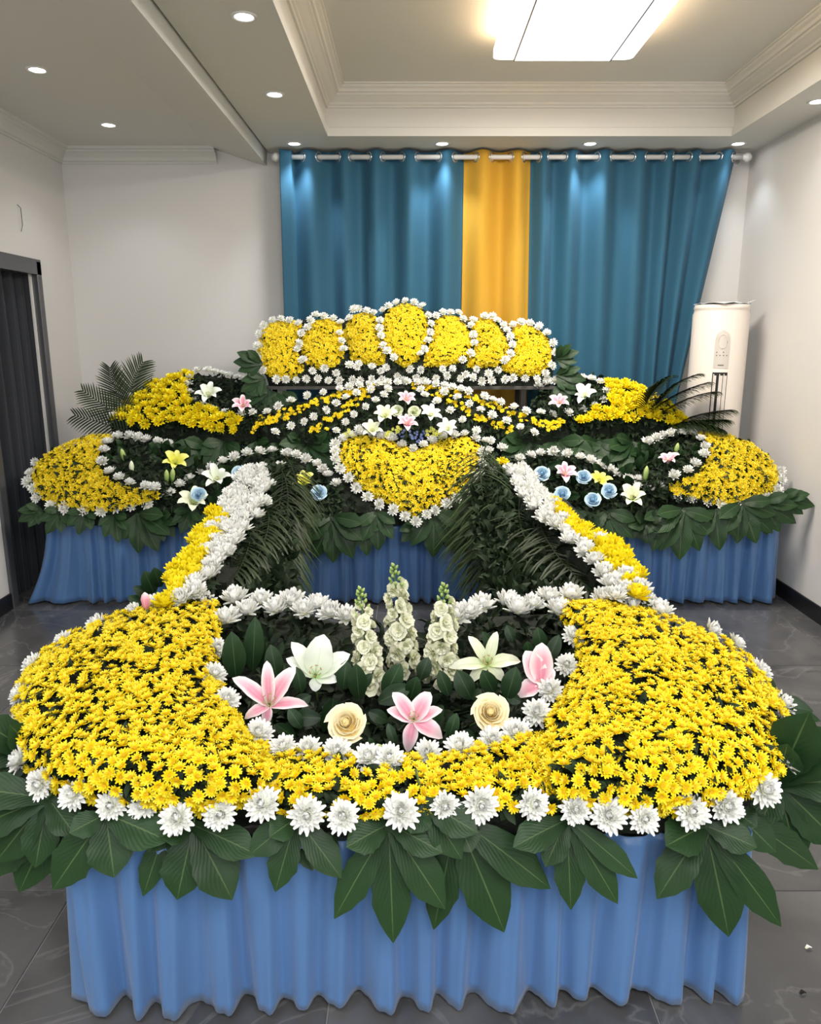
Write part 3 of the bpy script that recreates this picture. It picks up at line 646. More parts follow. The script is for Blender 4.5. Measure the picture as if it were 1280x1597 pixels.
for (x, y, s, fc, key, bed) in W_:
    p, n = (bed or FLAT).ev(x, y); p = p[0]; n = n[0]
    nn = unit(unit(fc)+.35*n); p = p+nn*.008-unit(p-CAM)*(.035 if y > 1190 else 0.)
    bloom(CHC if y < 990 else CH, 'white_chrysanthemum', p, nn, s*.98, .12, label=key[0]+key[1], cat='flower', group='white chrysanthemums '+key[0].replace('white chrysanthemum ', ''))
    avoid.append((p, .036))
# yellow daisies
front = []
for bed, poly, key in ((bL, LD, 'L'), (bR, RD, 'R'), (bS, ST, 'S')):
    x, y, p, n = poisson(bed, poly, .0205, 16000, avoid)
    for i in range(len(x)):
        if math.sin(x[i]*.11+1.3*math.sin(y[i]*.07))*math.sin(y[i]*.13+1.1*math.sin(x[i]*.09)) > .86: continue
        front.append((p[i]+n[i]*.004, n[i], x[i], y[i], key))
front.sort(key=lambda q: np.linalg.norm(q[0]-np.array([0, 0, CAMZ])))
lab = {'L': 'small yellow daisy low on the front mound nearest the doorway', 'R': 'small yellow daisy low on the front mound nearest the air conditioner', 'S': 'small yellow daisy in the strip between the two front mounds'}
near = [q for q in front if not (500 < q[2] < 640 and rng.random() < .2)]
for q in near[:300]:
    bloom(DA, 'yellow_daisy', q[0], unit(q[1]+np.array([0, -.3, .2])), .033, .3, label=lab[q[4]], cat='flower', group=lab[q[4]].replace('small yellow daisy', 'yellow daisies'))
rest = near[300:]
for key, lb in (('L', 'mass of small yellow daisies over the front mound nearest the doorway'), ('R', 'mass of small yellow daisies over the front mound nearest the air conditioner')):
    qs = [q for q in rest if q[4] == key or (key == 'L' and q[4] == 'S')]
    mass('yellow_daisy_mass', DAg, [q[0] for q in qs], [unit(q[1]+np.array([0, -.15, .2])) for q in qs], .033, [M['daisy'], M['disk']], lb)

# ------------------------------------------------------------------ lilies, roses, spikes
CAM = np.array([0, 0, CAMZ])
def lily(center, tips, m, label, widths=None, arch=.30, cat='flower', group=None, lift=0.04, back=.0, simple=False, stam=True, D=None, name='lily', face=None):
    c = center; face = unit(unit(CAM-c)+np.array([0, 0, .5])) if face is None else unit(face); it = []
    root = empty(name, c, label=label, cat=cat, group=group) if not simple else None
    for i, t in enumerate(tips):
        v = t-c; L = np.linalg.norm(v); tip = v+face*lift*(.3 if i % 2 else .15)*L/.08*.5
        cl = bez((0, 0, 0), v*.45+face*arch*L, tip-face*back*L, 9 if not simple else 6)
        cl = np.array(cl); q = np.linspace(0, 1, len(cl))[:, None]; cl = cl-face*(.22*L*np.clip(q-.72, 0, 1)*q)*2
        wd = (widths[i] if widths else .24)*L
        g = blade(cl, face, wd, lambda q: (.14+.94*math.sin(PI*min(1, q**.9*.97+.01))**.95) if q < .97 else .03, 2, cup=.4, ruffle=.12, ph=i)
        if simple: it.append((g, None))
        else: obj('petal', g, m, root)
    st = []
    if stam:
        for k in range(6):
            a = k*PI/3+.3; e = frame(face, a, (0, 0, 0)); L = np.linalg.norm(tips[0]-c)*.42
            pts = [(0, 0, 0), tuple((e[:3, 0]*.08*L+e[:3, 2]*.5*L)), tuple(e[:3, 0]*.3*L+e[:3, 2]*.95*L)]
            st.append((tube(pts, .0011, 4, 0), None)); st.append((tube([pts[2]-e[:3, 1]*.004, pts[2]+e[:3, 1]*.004], .0018, 4, 1), None))
    if simple:
        o = obj(name, join(it), m, label=label, cat=cat, group=group); o.location = c.tolist(); return o
    if st: obj('stamens', join(st), [M['bud'], M['anther']], root)
    sd = unit(np.array([0, .3, -1])); obj('stem', tube([(0, 0, 0), tuple(sd*.05), tuple(sd*.11)], .003, 6), M['stem'], root)
    return root
def onrim(px, py, up=0., bed=FLAT):
    p, n = bed.ev(px, py); r = unit(p[0]-CAM); return p[0]-r*up
def lily_px(c, tips, m, label, up=.05, **k):
    cc = onrim(*c, up-.02); tt = [onrim(x, y, up) for x, y in tips]
    # keep the tips at the centre's distance so the flower stays compact
    d0 = cc[1]; tt = [P(x, y, d0+(-.01 if y > c[1] else .02)) for x, y in tips]
    return lily(cc, tt, m, label, **k)
lily_px((420, 1102), [(416, 1028), (461, 1040), (481, 1099), (413, 1135), (381, 1120), (362, 1056)], M['pink'], 'pink lily with narrow recurved petals nearest the doorway side mound', widths=[.13, .17, .15, .22, .2, .15])
lily_px((492, 1056), [(454, 999), (505, 988), (546, 1018), (527, 1062), (492, 1078), (446, 1026)], M['wlily'], 'large white lily with green throat above the pink lily, front bed', widths=[.18, .30, .22, .28, .42, .20], arch=.08)
lily_px((760, 1037), [(730, 990), (775, 984), (812, 1030), (786, 1062), (731, 1065), (701, 1041)], M['glily'], 'creamy white spidery lily beside the shortest stock spike', widths=[.14, .15, .19, .25, .22, .16], arch=.25)
lily_px((843, 1066), [(819, 1013), (845, 1001), (863, 1042), (866, 1066), (806, 1085)], M['pink'], 'deep pink trumpet lily beside the mound nearest the air conditioner', widths=[.28, .26, .4, .4, .32], arch=.12, stam=False)
lily_px((645, 1125), [(612, 1078), (603, 1106), (671, 1078), (690, 1106), (690, 1150), (635, 1173)], M['pink'], 'pink striped lily in the middle between the two cream roses', widths=[.2, .22, .26, .2, .26, .22], arch=.2)
def rose_parts(R, seed):
    """list of petal Geos of a rose of radius R that faces +z"""
    r = random.Random(seed); out = []
    for (n, rad, h, open_, ph) in ((5, 1., .36, 42, 0), (5, .84, .58, 60, .5), (4, .62, .78, 74, .2), (3, .42, .9, 82, .9), (3, .26, .96, 88, .4), (2, .12, .98, 88, .1)):
        for k in range(n):
            a0 = 2*PI*(k+ph+r.uniform(-.16, .16))/n; half = PI/n*1.55; rad_ = rad*r.uniform(.9, 1.08); v = []; uv = []; nu, nv = 6, 5
            for i in range(nv+1):
                t = i/nv; el = math.radians(open_); rr = R*rad_*(.3+.7*math.sin(t*PI/2)**(1.0 if open_ < 70 else .6)); z = R*(h*t**1.25)-R*.1
                if t > .8: rr += R*.13*rad*(t-.8)/.2; z -= R*.07*(t-.8)/.2
                for j in range(nu+1):
                    u = 2*j/nu-1; wv = 1-.30*abs(u)**2.4*t; aa = a0+half*u*(.75+.25*t)
                    rj = rr*(1+.13*u*t)*(1-.05*abs(u))+R*.03*math.sin(u*5+k*2.3+t*3)
                    v.append((rj*math.cos(aa), rj*math.sin(aa), z*wv+R*.03*math.sin(k*2+u*3)*t)); uv.append((j/nu, t))
            out.append(Geo(v, [(i*(nu+1)+j, i*(nu+1)+j+1, (i+1)*(nu+1)+j+1, (i+1)*(nu+1)+j) for i in range(nv) for j in range(nu)], uv))
    b = lathe([(.2*R, 0), (.24*R, .3*R), (.2*R, .52*R), (.1*R, .6*R), (.001, .6*R)], 10); b.uv = np.tile([.5, .62], (len(b.v), 1)); out.append(b)
    return out
def rose(p, R, m, label, face, simple=False, group=None, seed=1):
    gs = rose_parts(R, seed); Mx = frame(face, seed, p)
    if simple: return obj('rose', join([(g, None) for g in gs]), m, M=Mx, label=label, cat='flower', group=group)
    e = bpy.data.objects.new('rose', None); col.objects.link(e); e.matrix_basis = Matrix(Mx.tolist()); e.empty_display_size = .02
    tag(e, label, 'flower', group)
    for g in gs: obj('petal', g, m, e)
    obj('stem', tube([(0, 0, -R*.1), (0, -.02, -R*.1-.05), (0, -.05, -R*.1-.08)], .003, 6), M['stem'], e)
rose(onrim(541, 1129, .05), .046, M['cream'], 'cream rose under the large white lily, front bed', (-.1, -1, .85), seed=2)
rose(onrim(764, 1112, .05), .044, M['cream'], 'cream rose under the spidery lily, front bed', (0, -1, .9), seed=5)
def floret(seed):
    r = random.Random(seed); it = []
    for ring, (n, el, L) in enumerate(((5, 12, .55), (5, 42, .42), (3, 70, .3))):
        for k in range(n):
            a = 2*PI*(k+.5*ring+r.uniform(-.15, .15))/n
            it.append((blade(petal_path(.02, ring*.06, el+20, el-12, L*r.uniform(.85, 1.1), 5), (0, 0, 1), .27, lambda t: .25+.95*math.sin(PI*min(1, t*.8+.08)), 2, cup=.2, ruffle=.3, ph=k*2), rotz(a)))
    return join(it)
FLO = [mesh('floret', floret(s), M['stock']) for s in range(3)]
def spike(base, top, n, w, label):
    base = np.asarray(base); top = np.asarray(top); d = top-base; H = np.linalg.norm(d); root = empty('stock_spike', base, label=label, cat='flower', group='cream stock flower spikes')
    obj('stem', tube([(0, 0, -.04), tuple(d*.5), tuple(d)], [.005, .004, .002], 6), M['stem'], root)
    for i in range(n):
        t = .04+.80*(i/(n-1)); a = i*2.4; rad = w*(1.05-.55*t)*.55; s = w*(1.15-.5*t)*.95
        dr_ = np.array([math.cos(a), math.sin(a), .25]); p = d*t+np.array([math.cos(a), math.sin(a), 0])*rad
        link('floret', FLO[i % 3], root, M=frame(dr_+rng.normal(0, .3, 3), a, p, s*rng.uniform(.8, 1.15)))
    it = []
    for i in range(16):
        t = .84+.18*i/15; a = i*2.4; r0 = .014*(1.1-.9*i/15); q = d*t+np.array([math.cos(a), math.sin(a), 0])*r0
        it.append((tube([q, q+unit([math.cos(a), math.sin(a), 1.4])*.008, q+unit([math.cos(a), math.sin(a), 1.6])*.014], [.0045, .005, .001], 6), None))
    obj('bud_tip', join(it), M['bud'], root, label='green buds at the tip')
def Pl(px, py, D): return P(float(px), float(py), D)
spike(Pl(577, 1078, 2.10), Pl(562, 922, 2.10), 28, .052, 'cream stock spike nearest the large white lily')
spike(Pl(632, 1052, 2.20), Pl(614, 886, 2.20), 30, .058, 'tallest cream stock spike, the middle one')
spike(Pl(688, 1070, 2.14), Pl(692, 916, 2.14), 30, .060, 'cream stock spike beside the spidery lily')

# ------------------------------------------------------------------ leaves of the hollow
def lance(p0, p1, wd, face, label, group, m=None, arch=.12, name='lance_leaf'):
    p0 = np.asarray(p0); v = np.asarray(p1)-p0; L = np.linalg.norm(v)
    cl = bez((0, 0, 0), v*.5+np.asarray(face)*arch*L, v, 9)
    g = blade(cl, face, wd*L, lambda q: (.12+.95*math.sin(PI*min(1, q*.97+.03))**.8) if q < .98 else .05, 2, cup=-.1, fold=.35, ruffle=.06)
    o = obj(name, g, m or M['leafy'], label=label, cat='leaf', group=group); o.location = p0.tolist(); return o
LMK = [((420, 1102), 'by the narrow petalled pink lily'), ((492, 1056), 'by the large white lily'), ((760, 1037), 'by the spidery lily'), ((843, 1066), 'by the trumpet lily'), ((645, 1125), 'by the middle pink lily'), ((541, 1129), 'by the cream rose under the white lily'), ((764, 1112), 'by the cream rose under the spidery lily'), ((628, 980), 'by the tallest stock spike'), ((375, 970), 'by the back rim, doorway side')]
cn2 = {}
def near_lm(b):
    l = min(LMK, key=lambda q: math.hypot(q[0][0]-b[0], q[0][1]-b[1]))[1]; cn2[l] = cn2.get(l, -1)+1; return l+', %s one' % ORD[cn2[l]]
hl = [((368, 1058), (361, 985), .22), ((394, 1045), (398, 962), .17), ((432, 1060), (422, 1005), .24), ((405, 1040), (405, 985), .16), ((470, 1080), (462, 1040), .25), ((455, 1100), (485, 1085), .3), ((500, 1120), (455, 1118), .28), ((470, 1135), (450, 1105), .28),
      ((535, 1075), (540, 1030), .28), ((560, 1090), (555, 1035), .24), ((600, 1085), (625, 1035), .26), ((590, 1095), (640, 1070), .26), ((575, 1110), (605, 1125), .3), ((700, 1085), (685, 1045), .24), ((735, 1090), (712, 1045), .3), ((770, 1080), (752, 1045), .3),
      ((790, 1090), (805, 1040), .28), ((812, 1095), (790, 1085), .35), ((735, 1090), (750, 1075), .35), ((845, 1015), (838, 978), .28), ((855, 1030), (872, 990), .24), ((825, 1020), (822, 1000), .35), ((775, 1020), (752, 985), .2), ((800, 1000), (790, 975), .3),
      ((690, 1100), (672, 1130), .26), ((700, 1150), (712, 1112), .24), ((615, 1160), (605, 1128), .22), ((590, 1180), (575, 1150), .18), ((560, 1075), (580, 1050), .25), ((520, 1090), (512, 1150), .22), ((720, 1140), (740, 1150), .3), ((800, 1120), (820, 1130), .25),
      ((655, 1060), (668, 1025), .3), ((640, 1090), (650, 1055), .3), ((365, 1075), (345, 1120), .22), ((430, 1130), (460, 1150), .25)]
for k, (a, b, wd) in enumerate(hl):
    p0 = onrim(*a, -.02); p1 = P(float(b[0]), float(b[1]), p0[1]+.01*(k % 3)); lance(p0, p1, wd, unit(CAM-p0), 'glossy dark green leaf '+near_lm(b)+', front bed', 'glossy leaves among the front lilies')
for (a, b) in (((594, 1178), (590, 1160)), ((594, 1178), (612, 1172)), ((594, 1178), (580, 1180))):
    lance(onrim(*a, .02), onrim(*b, .03), .25, unit(CAM-onrim(*a)), 'small bright green leaf of the sprig behind the front daisy strip', 'bright green sprig leaves behind the daisy strip', M['bud'])

# ------------------------------------------------------------------ fatsia leaves
def fatsia(root, tips, label, group=None, m=None, arch=.09, joined=False, name='fatsia_leaf', stalk=True):
    """tips: list of (point, half width ratio)"""
    root = np.asarray(root); it = []; e = None
    if not joined: e = empty(name, root, label=label, cat='leaf', group=group)
    cen = unit(sum(unit(np.asarray(t)-root) for t, _ in tips)+1e-6)
    for i, (t, wr) in enumerate(tips):
        v = np.asarray(t)-root; L = np.linalg.norm(v); face = unit(unit(CAM-root)+.35*UP-.0*cen)
        cl = bez(face*.003*(i % 3), v*.5+face*arch*L, v+face*.004*(i % 2), 13)
        def pf(q):
            return (.2+.8*math.sin(PI*min(1, q*.62+.12))**2.2)*(1 if q < .62 else max(.03, math.cos((q-.62)/.38*PI/2)**.68))*(1+.05*math.sin(q*40+i))
        g = blade(cl, face, wr*L, pf, 3, cup=-.12, fold=.22, ruffle=.05, ph=i*2.)
        if joined: it.append((g, None))
        else: obj('lobe', g, m or M['fatsia'], e)
    if stalk:
        b = unit(-cen+np.array([0, 1.2, .3]))
        g = tube([(0, 0, 0), tuple(b*.04), tuple(b*.08)], .003, 6)
        if joined: it.append((g, None))
        else: obj('stalk', g, M['stem'], e)
    if joined:
        o = obj(name, join(it), m or M['fatsia'], label=label, cat='leaf', group=group); o.location = root.tolist(); return o
    return e
def fat_px(root, Dr, tips, label, Dt=None, **k):
    r = Pl(root[0], root[1], Dr); L = []
    for (x, y, wd) in tips:
        t = Pl(x, y, Dt if Dt else Dr-.05-.0001*max(0, y-1350)); L.append((t, wd/2/math.hypot(x-root[0], y-root[1])*1.1))
    return fatsia(r, L, label, **k)
G5 = 'large lobed leaves hanging over the front table'
fat_px((75, 1245), 1.58, [(-70, 1228, 60), (-60, 1300, 66), (-8, 1346, 62), (55, 1354, 52), (118, 1304, 44)], 'broad lobed leaf spreading past the table corner nearest the doorway', group=G5)
fat_px((92, 1262), 1.62, [(-30, 1368, 60), (30, 1392, 60), (90, 1346, 40), (140, 1310, 40)], 'lobed leaf below the broad corner leaf nearest the doorway', group=G5)
fat_px((60, 1180), 1.78, [(-40, 1120, 50), (-60, 1170, 56), (-50, 1230, 56), (10, 1240, 44), (15, 1130, 34)], 'lobed leaf behind the rim chrysanthemums at the doorway side corner', group=G5)
fat_px((165, 1270), 1.52, [(82, 1388, 62), (178, 1369, 66), (262, 1312, 56), (108, 1300, 44)], 'lobed leaf over the table corner, next after the broad corner leaf', group=G5)
fat_px((262, 1282), 1.55, [(223, 1398, 38), (232, 1330, 40), (300, 1340, 44)], 'narrow dark leaf between two broad lobed leaves on the blue skirt', group=G5)
fat_px((302, 1288), 1.52, [(276, 1403, 66), (362, 1404, 66), (402, 1334, 46), (248, 1306, 40)], 'lobed leaf with two broad blunt lobes, below the spiky white chrysanthemum', group=G5)
fat_px((462, 1276), 1.52, [(429, 1391, 46), (532, 1370, 46), (388, 1334, 48), (420, 1306, 40)], 'lobed leaf with two pointed lobes at the pair of bottom chrysanthemums', group=G5)
fat_px((472, 1300), 1.56, [(487, 1358, 34), (530, 1340, 40)], 'small dark leaf tip behind the pointed lobed leaf', group=G5)
fat_px((606, 1285), 1.52, [(521, 1433, 48), (613, 1471, 56), (694, 1418, 56), (540, 1322, 50), (690, 1330, 46)], 'longest lobed leaf hanging down the middle of the blue skirt', group=G5)
fat_px((712, 1276), 1.55, [(676, 1450, 50), (786, 1454, 70), (858, 1386, 58), (735, 1330, 50)], 'large lobed leaf with a very broad middle lobe, right of the longest leaf', group=G5)
fat_px((660, 1250), 1.53, [(640, 1300, 50), (745, 1300, 52), (720, 1340, 50)], 'short leaf close under the white chrysanthemums in mid skirt', group=G5)
fat_px((884, 1278), 1.52, [(890, 1419, 44), (963, 1410, 46), (994, 1370, 38), (800, 1322, 46), (850, 1352, 44)], 'lobed leaf with a slim centre lobe below the daisy strip end', group=G5)
fat_px((1100, 1288), 1.52, [(1024, 1402, 54), (1136, 1461, 66), (1218, 1445, 52), (1038, 1320, 50), (1180, 1322, 50)], 'large lobed leaf at the skirt corner nearest the air conditioner', group=G5)
fat_px((1140, 1262), 1.64, [(1276, 1356, 50), (1210, 1330, 50), (1180, 1290, 44)], 'dark lobed leaf behind the overhanging corner leaf', group=G5)
fat_px((1212, 1222), 1.68, [(1228, 1160, 36), (1262, 1112, 60), (1320, 1140, 66), (1350, 1220, 70), (1310, 1318, 66), (1245, 1352, 52), (1185, 1288, 44)], 'very large lobed leaf reaching out beyond the corner nearest the air conditioner', group=G5)
fat_px((1180, 1090), 1.95, [(1235, 1102, 30), (1268, 1110, 34), (1280, 1125, 26)], 'pale blurred leaf behind the mound nearest the air conditioner', m=M['leafy'])

# ------------------------------------------------------------------ arms of flowers between front and back tables
ap = (2.5, .73, 4.4, .86)
AL = [(384, 738), (416, 734), (418, 775), (402, 810), (380, 842), (345, 878), (324, 912), (312, 942), (262, 946), (270, 915), (296, 872), (322, 836), (346, 802), (364, 768)]
AR_ = [(790, 738), (812, 732), (836, 752), (852, 784), (885, 812), (925, 842), (960, 862), (992, 895), (1004, 938), (952, 942), (940, 905), (918, 872), (888, 850), (852, 818), (822, 786), (796, 762)]
AYL = [(256, 950), (262, 915), (288, 872), (308, 842), (332, 806), (346, 810), (344, 830), (332, 852), (318, 880), (300, 908), (284, 938)]
AYR = [(858, 784), (885, 808), (925, 840), (964, 860), (996, 892), (1008, 938), (985, 935), (968, 905), (940, 882), (912, 852), (882, 826)]
bAL = Bed(AL, *ap, B=.02, R=25); bAR = Bed(AR_, *ap, B=.02, R=25)
base_mound('foliage_bed', bAL, .5, .035, 'dark foliage under the flower arm on the doorway side', 500, .05, step=8)
base_mound('foliage_bed', bAR, .5, .035, 'dark foliage under the flower arm on the air conditioner side', 500, .05, step=8)
for side, s in (('doorway', -1), ('air conditioner', 1)):
    st = empty('arm_stand', (0, 0, 0), label='thin steel stand carrying the flower arm on the %s side' % side, cat='stand')
    xa, xb = s*.68, s*.94
    for x in (xa, xb):
        obj('rail', tube([(x, 2.62, .53), (x, 4.36, .56)], .011, 8), M['steel'], st)
        for y in (2.7, 4.2): obj('leg', tube([(x, y, .0), (x, y, .54)], .011, 8), M['steel'], st)
    for y in (2.7, 3.45, 4.2): obj('crossbar', tube([(xa, y, .53), (xb, y, .53)], .009, 8), M['steel'], st)
av = []
for bed, yp, wp, side in ((bAL, AYL, AL, 'doorway'), (bAR, AYR, AR_, 'air conditioner')):
    x, y, p, n = poisson(bed, yp, .058, 5000)
    for i in range(len(x)):
        lb = 'large yellow chrysanthemum on the flower arm, %s side' % side
        bloom(CHYC, 'yellow_chrysanthemum', p[i]+UP*.01, unit(n[i]*.5+np.array([0, -.5, .9])), .105, .2, label=lb, cat='flower', group='yellow chrysanthemums on the flower arm, %s side' % side)
        av.append((p[i], .048))
    x, y, p, n = poisson(bed, wp, .058, 7000, av)
    for i in range(len(x)):
        bloom(CHC, 'white_chrysanthemum', p[i]+UP*.012, unit(n[i]*.5+np.array([0, -.5, .9])), .105, .2, label='white chrysanthemum on the flower arm, %s side' % side, cat='flower', group='white chrysanthemums on the flower arm, %s side' % side)

# ------------------------------------------------------------------ palm fronds
def frond(pts, n, Ll, droop, width=.008, sideaxis=None, spread=1., m=None, chaos=0.):
    """pts: centre line of the rachis; leaflets on both sides leaning to the tip"""
    pts = np.asarray(pts, float); it = [(tube(pts, np.linspace(.004, .0015, len(pts)), 5), None)]; N = len(pts)
    for k in range(n):
        t = .12+.88*k/(n-1); s = t*(N-1); i = min(int(s), N-2); p = pts[i]*(1-(s-i))+pts[i+1]*(s-i); tg = unit(pts[i+1]-pts[i])
        sd = unit(np.cross(tg, UP)) if sideaxis is None else unit(np.cross(tg, sideaxis))
        L = Ll*(math.sin(PI*(.18+.74*t))**.6)*rng.uniform(.88, 1.08)
        for sg in (-1, 1):
            dr_ = unit(tg*(.55+.7*t)+sd*sg*spread+UP*.1+rng.normal(0, chaos, 3)); e = dr_*L+np.array([0, 0, -droop*L])
            cl = bez((0, 0, 0), dr_*L*.55, e, 5); fc = unit(np.cross(dr_, np.cross(UP, dr_))+.01) if sideaxis is None else np.asarray(sideaxis, float)
            g = blade(cl, fc if np.linalg.norm(fc) > .5 else UP, width, lambda q: (.5+.5*math.sin(PI*min(1, q+.15))) if q < .9 else .1, 1, cup=0, fold=.3)
            it.append((Geo(g.v+p, g.f, g.uv, g.m), None))
    return join(it)
def frondo(pts, n, Ll, droop, label, group=None, m=None, **k):
    return obj('palm_frond', frond(pts, n, Ll, droop, **k), m or M['palm'], label=label, cat='palm frond', group=group)
ctr = lambda a, b, c, n=12: bez(a, b, c, n)
gl = 'palm fronds beside the wall, doorway side of the second tier'
SA = np.array([0, -1., .15])
frondo(ctr(Pl(215, 660, 5.0), Pl(190, 610, 5.05), Pl(222, 566, 5.1)), 24, .19, .1, 'tallest palm frond standing behind the second tier, doorway side', sideaxis=SA, width=.0052, spread=1.1)
frondo(ctr(Pl(205, 660, 4.95), Pl(180, 620, 5.0), Pl(172, 575, 5.0)), 22, .16, .1, 'palm frond next to the tallest one, doorway side', sideaxis=SA, width=.0052, spread=1.1)
frondo(ctr(Pl(215, 672, 4.95), Pl(175, 640, 4.95), Pl(130, 610, 4.95)), 20, .15, .1, 'palm frond leaning towards the doorway', sideaxis=SA, width=.0052, spread=1.1)
frondo(ctr(Pl(210, 678, 4.9), Pl(165, 660, 4.9), Pl(118, 648, 4.9)), 18, .15, .2, 'lowest palm frond leaning towards the doorway', sideaxis=SA, width=.0052, spread=1.1)
for k, (a, b, c) in enumerate([((1010, 650), (1040, 615), (1100, 598)), ((1020, 665), (1080, 655), (1128, 655)), ((1010, 655), (1035, 600), (1085, 585)), ((1010, 660), (1060, 620), (1110, 612)), ((1030, 670), (1080, 645), (1135, 640)), ((1020, 668), (1070, 650), (1120, 668)), ((1000, 650), (1010, 610), (1040, 590))]):
    frondo(ctr(Pl(*a, 5.0), Pl(*b, 4.93), Pl(*c, 4.86)), 26, .2, .35, ['palm frond between the arching one and the conditioner', 'palm frond crossing the air conditioner, just above the lowest', 'arching palm frond before the teal curtain', 'palm frond crossing the air conditioner, upper', 'palm frond crossing the air conditioner, middle', 'palm frond crossing the air conditioner, lowest', 'short upright palm frond behind the second tier mound'][k], width=.008)
kL = [((418, 735, 4.3), (455, 760, 3.9), (430, 880, 3.25)), ((436, 725, 4.3), (465, 765, 4.0), (445, 850, 3.6)), ((400, 800, 3.8), (430, 820, 3.4), (370, 930, 2.85)), ((430, 760, 4.1), (460, 820, 3.7), (410, 930, 3.1)),
      ((400, 780, 3.9), (450, 860, 3.4), (440, 940, 3.2)), ((380, 830, 3.4), (390, 870, 3.1), (340, 940, 2.75)), ((430, 740, 4.2), (440, 790, 3.8), (400, 860, 3.3))]
def jit(q, d): return (q[0]+d[0], q[1]+d[1], q[2])
ko = 0
for d in ((0, 0), (9, -14)):
  for (a, b, c) in kL:
    ko += 1; frondo(ctr(Pl(*jit(a, d)), Pl(*jit(b, d)), Pl(*jit(c, d))), 26, .18, .6, 'dark palm frond inside the doorway side flower arm, %s in the bunch' % ORD[ko-1], 'palm fronds inside the flower arm, doorway side', width=.0065, chaos=.2)
kR = [((760, 690, 4.35), (735, 740, 4.1), (770, 830, 3.7)), ((770, 720, 4.3), (745, 790, 3.9), (800, 900, 3.3)), ((790, 750, 4.1), (760, 830, 3.6), (850, 935, 2.95)), ((810, 780, 3.8), (800, 850, 3.4), (890, 940, 2.8)),
      ((770, 740, 4.2), (720, 800, 3.9), (745, 880, 3.6)), ((800, 770, 3.9), (770, 880, 3.4), (810, 940, 3.1)), ((840, 810, 3.5), (850, 860, 3.1), (930, 930, 2.7)), ((780, 760, 4.0), (740, 860, 3.6), (775, 930, 3.3)), ((755, 700, 4.4), (770, 740, 4.2), (760, 790, 4.0))]
ko = 0
for d in ((0, 0), (10, 16)):
  for (a, b, c) in kR:
    ko += 1; frondo(ctr(Pl(*jit(a, d)), Pl(*jit(b, d)), Pl(*jit(c, d))), 26, .25, .4, 'dark palm frond inside the conditioner side flower arm, %s in the bunch' % ORD[ko-1], 'palm fronds inside the flower arm, air conditioner side', width=.0065, chaos=.2)
# side foliage of the arms (inner side, hanging)
def hang(name, quad, D0, D1, n, size, label, depth=.05):
    """loose leaves hanging on the inner side of an arm; quad of pixels between depths"""
    it = []; x, y = random_in(quad, n*3)
    lo, hi = min(q[1] for q in quad), max(q[1] for q in quad)
    for a, b in list(zip(x, y))[:n]:
        D = D0+(D1-D0)*(b-lo)/(hi-lo)+rng.uniform(-depth, depth); it.append((Geo(SL.v, SL.f, SL.uv, [0]*len(SL.f)), frame(unit(rng.normal(0, 1, 3)+np.array([0, -.8, .3])), rng.uniform(0, 6.3), Pl(a, b, D), size*rng.uniform(.7, 1.3))))
    return obj(name, join(it), M['filler'], label=label, cat='foliage', kind='stuff')
hang('hanging_foliage', [(425, 735), (455, 730), (460, 800), (452, 880), (440, 935), (330, 940), (350, 895), (395, 850), (420, 805)], 4.25, 2.75, 1500, .06, 'dark leaves hanging on the inner side of the flower arm, doorway side')
hang('hanging_foliage', [(770, 735), (745, 760), (745, 860), (775, 935), (935, 940), (915, 890), (870, 850), (830, 815), (795, 775)], 4.25, 2.75, 1900, .06, 'dark leaves hanging on the inner side of the flower arm, air conditioner side')
def panel(pts, D, zlow):
    p = [Pl(x, y, d) for (x, y), d in zip(pts, D)]
    return p
for side, px in (('doorway', -1), ('air conditioner', 1)):
    x = px*.70; g = join([(box(min(x, x+px*.2), max(x, x+px*.2), 2.75, 4.30, .36, .70), None)])
    obj('flower_trough', g, M['foam'], smooth=False, label='dark planted trough inside the flower arm, %s side' % side, cat='planter')
for k, (a, b) in enumerate((((432, 935), (446, 875)), ((445, 938), (455, 885)), ((424, 930), (438, 880)))):
    obj('bamboo_stake', tube([Pl(*a, 3.3), Pl(*b, 3.35)], .013, 8), M['wood'], label=['brown stake under the palms, the middle one', 'brown stake nearest the blue back skirt', 'brown stake nearest the flower arm foliage'][k], cat='stake')

# ------------------------------------------------------------------ BACK TABLE beds
tp = (4.42, zline(4.42, 797), 4.88, zline(4.88, 678))
C1L = [(52, 722), (75, 704), (110, 688), (150, 680), (190, 678), (240, 684), (268, 694), (280, 715), (285, 750), (262, 780), (232, 790), (165, 801), (125, 798), (88, 790), (60, 778), (50, 756)]
C1R = [(1008, 690), (1045, 676), (1085, 672), (1130, 676), (1172, 690), (1200, 710), (1214, 735), (1216, 755), (1205, 768), (1175, 782), (1150, 790), (1110, 788), (1050, 778), (1000, 775), (990, 745), (1000, 715)]
Y1L = [(180, 679), (161, 693), (154, 709), (153, 728), (164, 744), (182, 756), (208, 764), (246, 768), (246, 776), (229, 784), (194, 789), (161, 798), (128, 794), (91, 787), (63, 775), (53, 756), (53, 733), (72, 712), (107, 691), (142, 681)]
Y1R = [(1084, 677), (1105, 691), (1108, 709), (1101, 723), (1087, 742), (1061, 752), (1040, 759), (1054, 770), (1082, 775), (1119, 785), (1155, 784), (1185, 775), (1206, 763), (1213, 737), (1199, 714), (1171, 693), (1138, 680), (1110, 675)]
HT = [(531, 694), (544, 686), (566, 682), (592, 684), (618, 693), (640, 705), (655, 705), (671, 694), (697, 686), (727, 684), (745, 697), (748, 716), (737, 733), (730, 751), (710, 768), (688, 784), (662, 800), (647, 811), (631, 797), (609, 784), (587, 774), (557, 755), (537, 733), (528, 711)]
A1L = [(255, 762), (300, 745), (345, 720), (400, 703), (455, 706), (505, 728), (535, 760), (535, 808), (400, 812), (255, 806)]
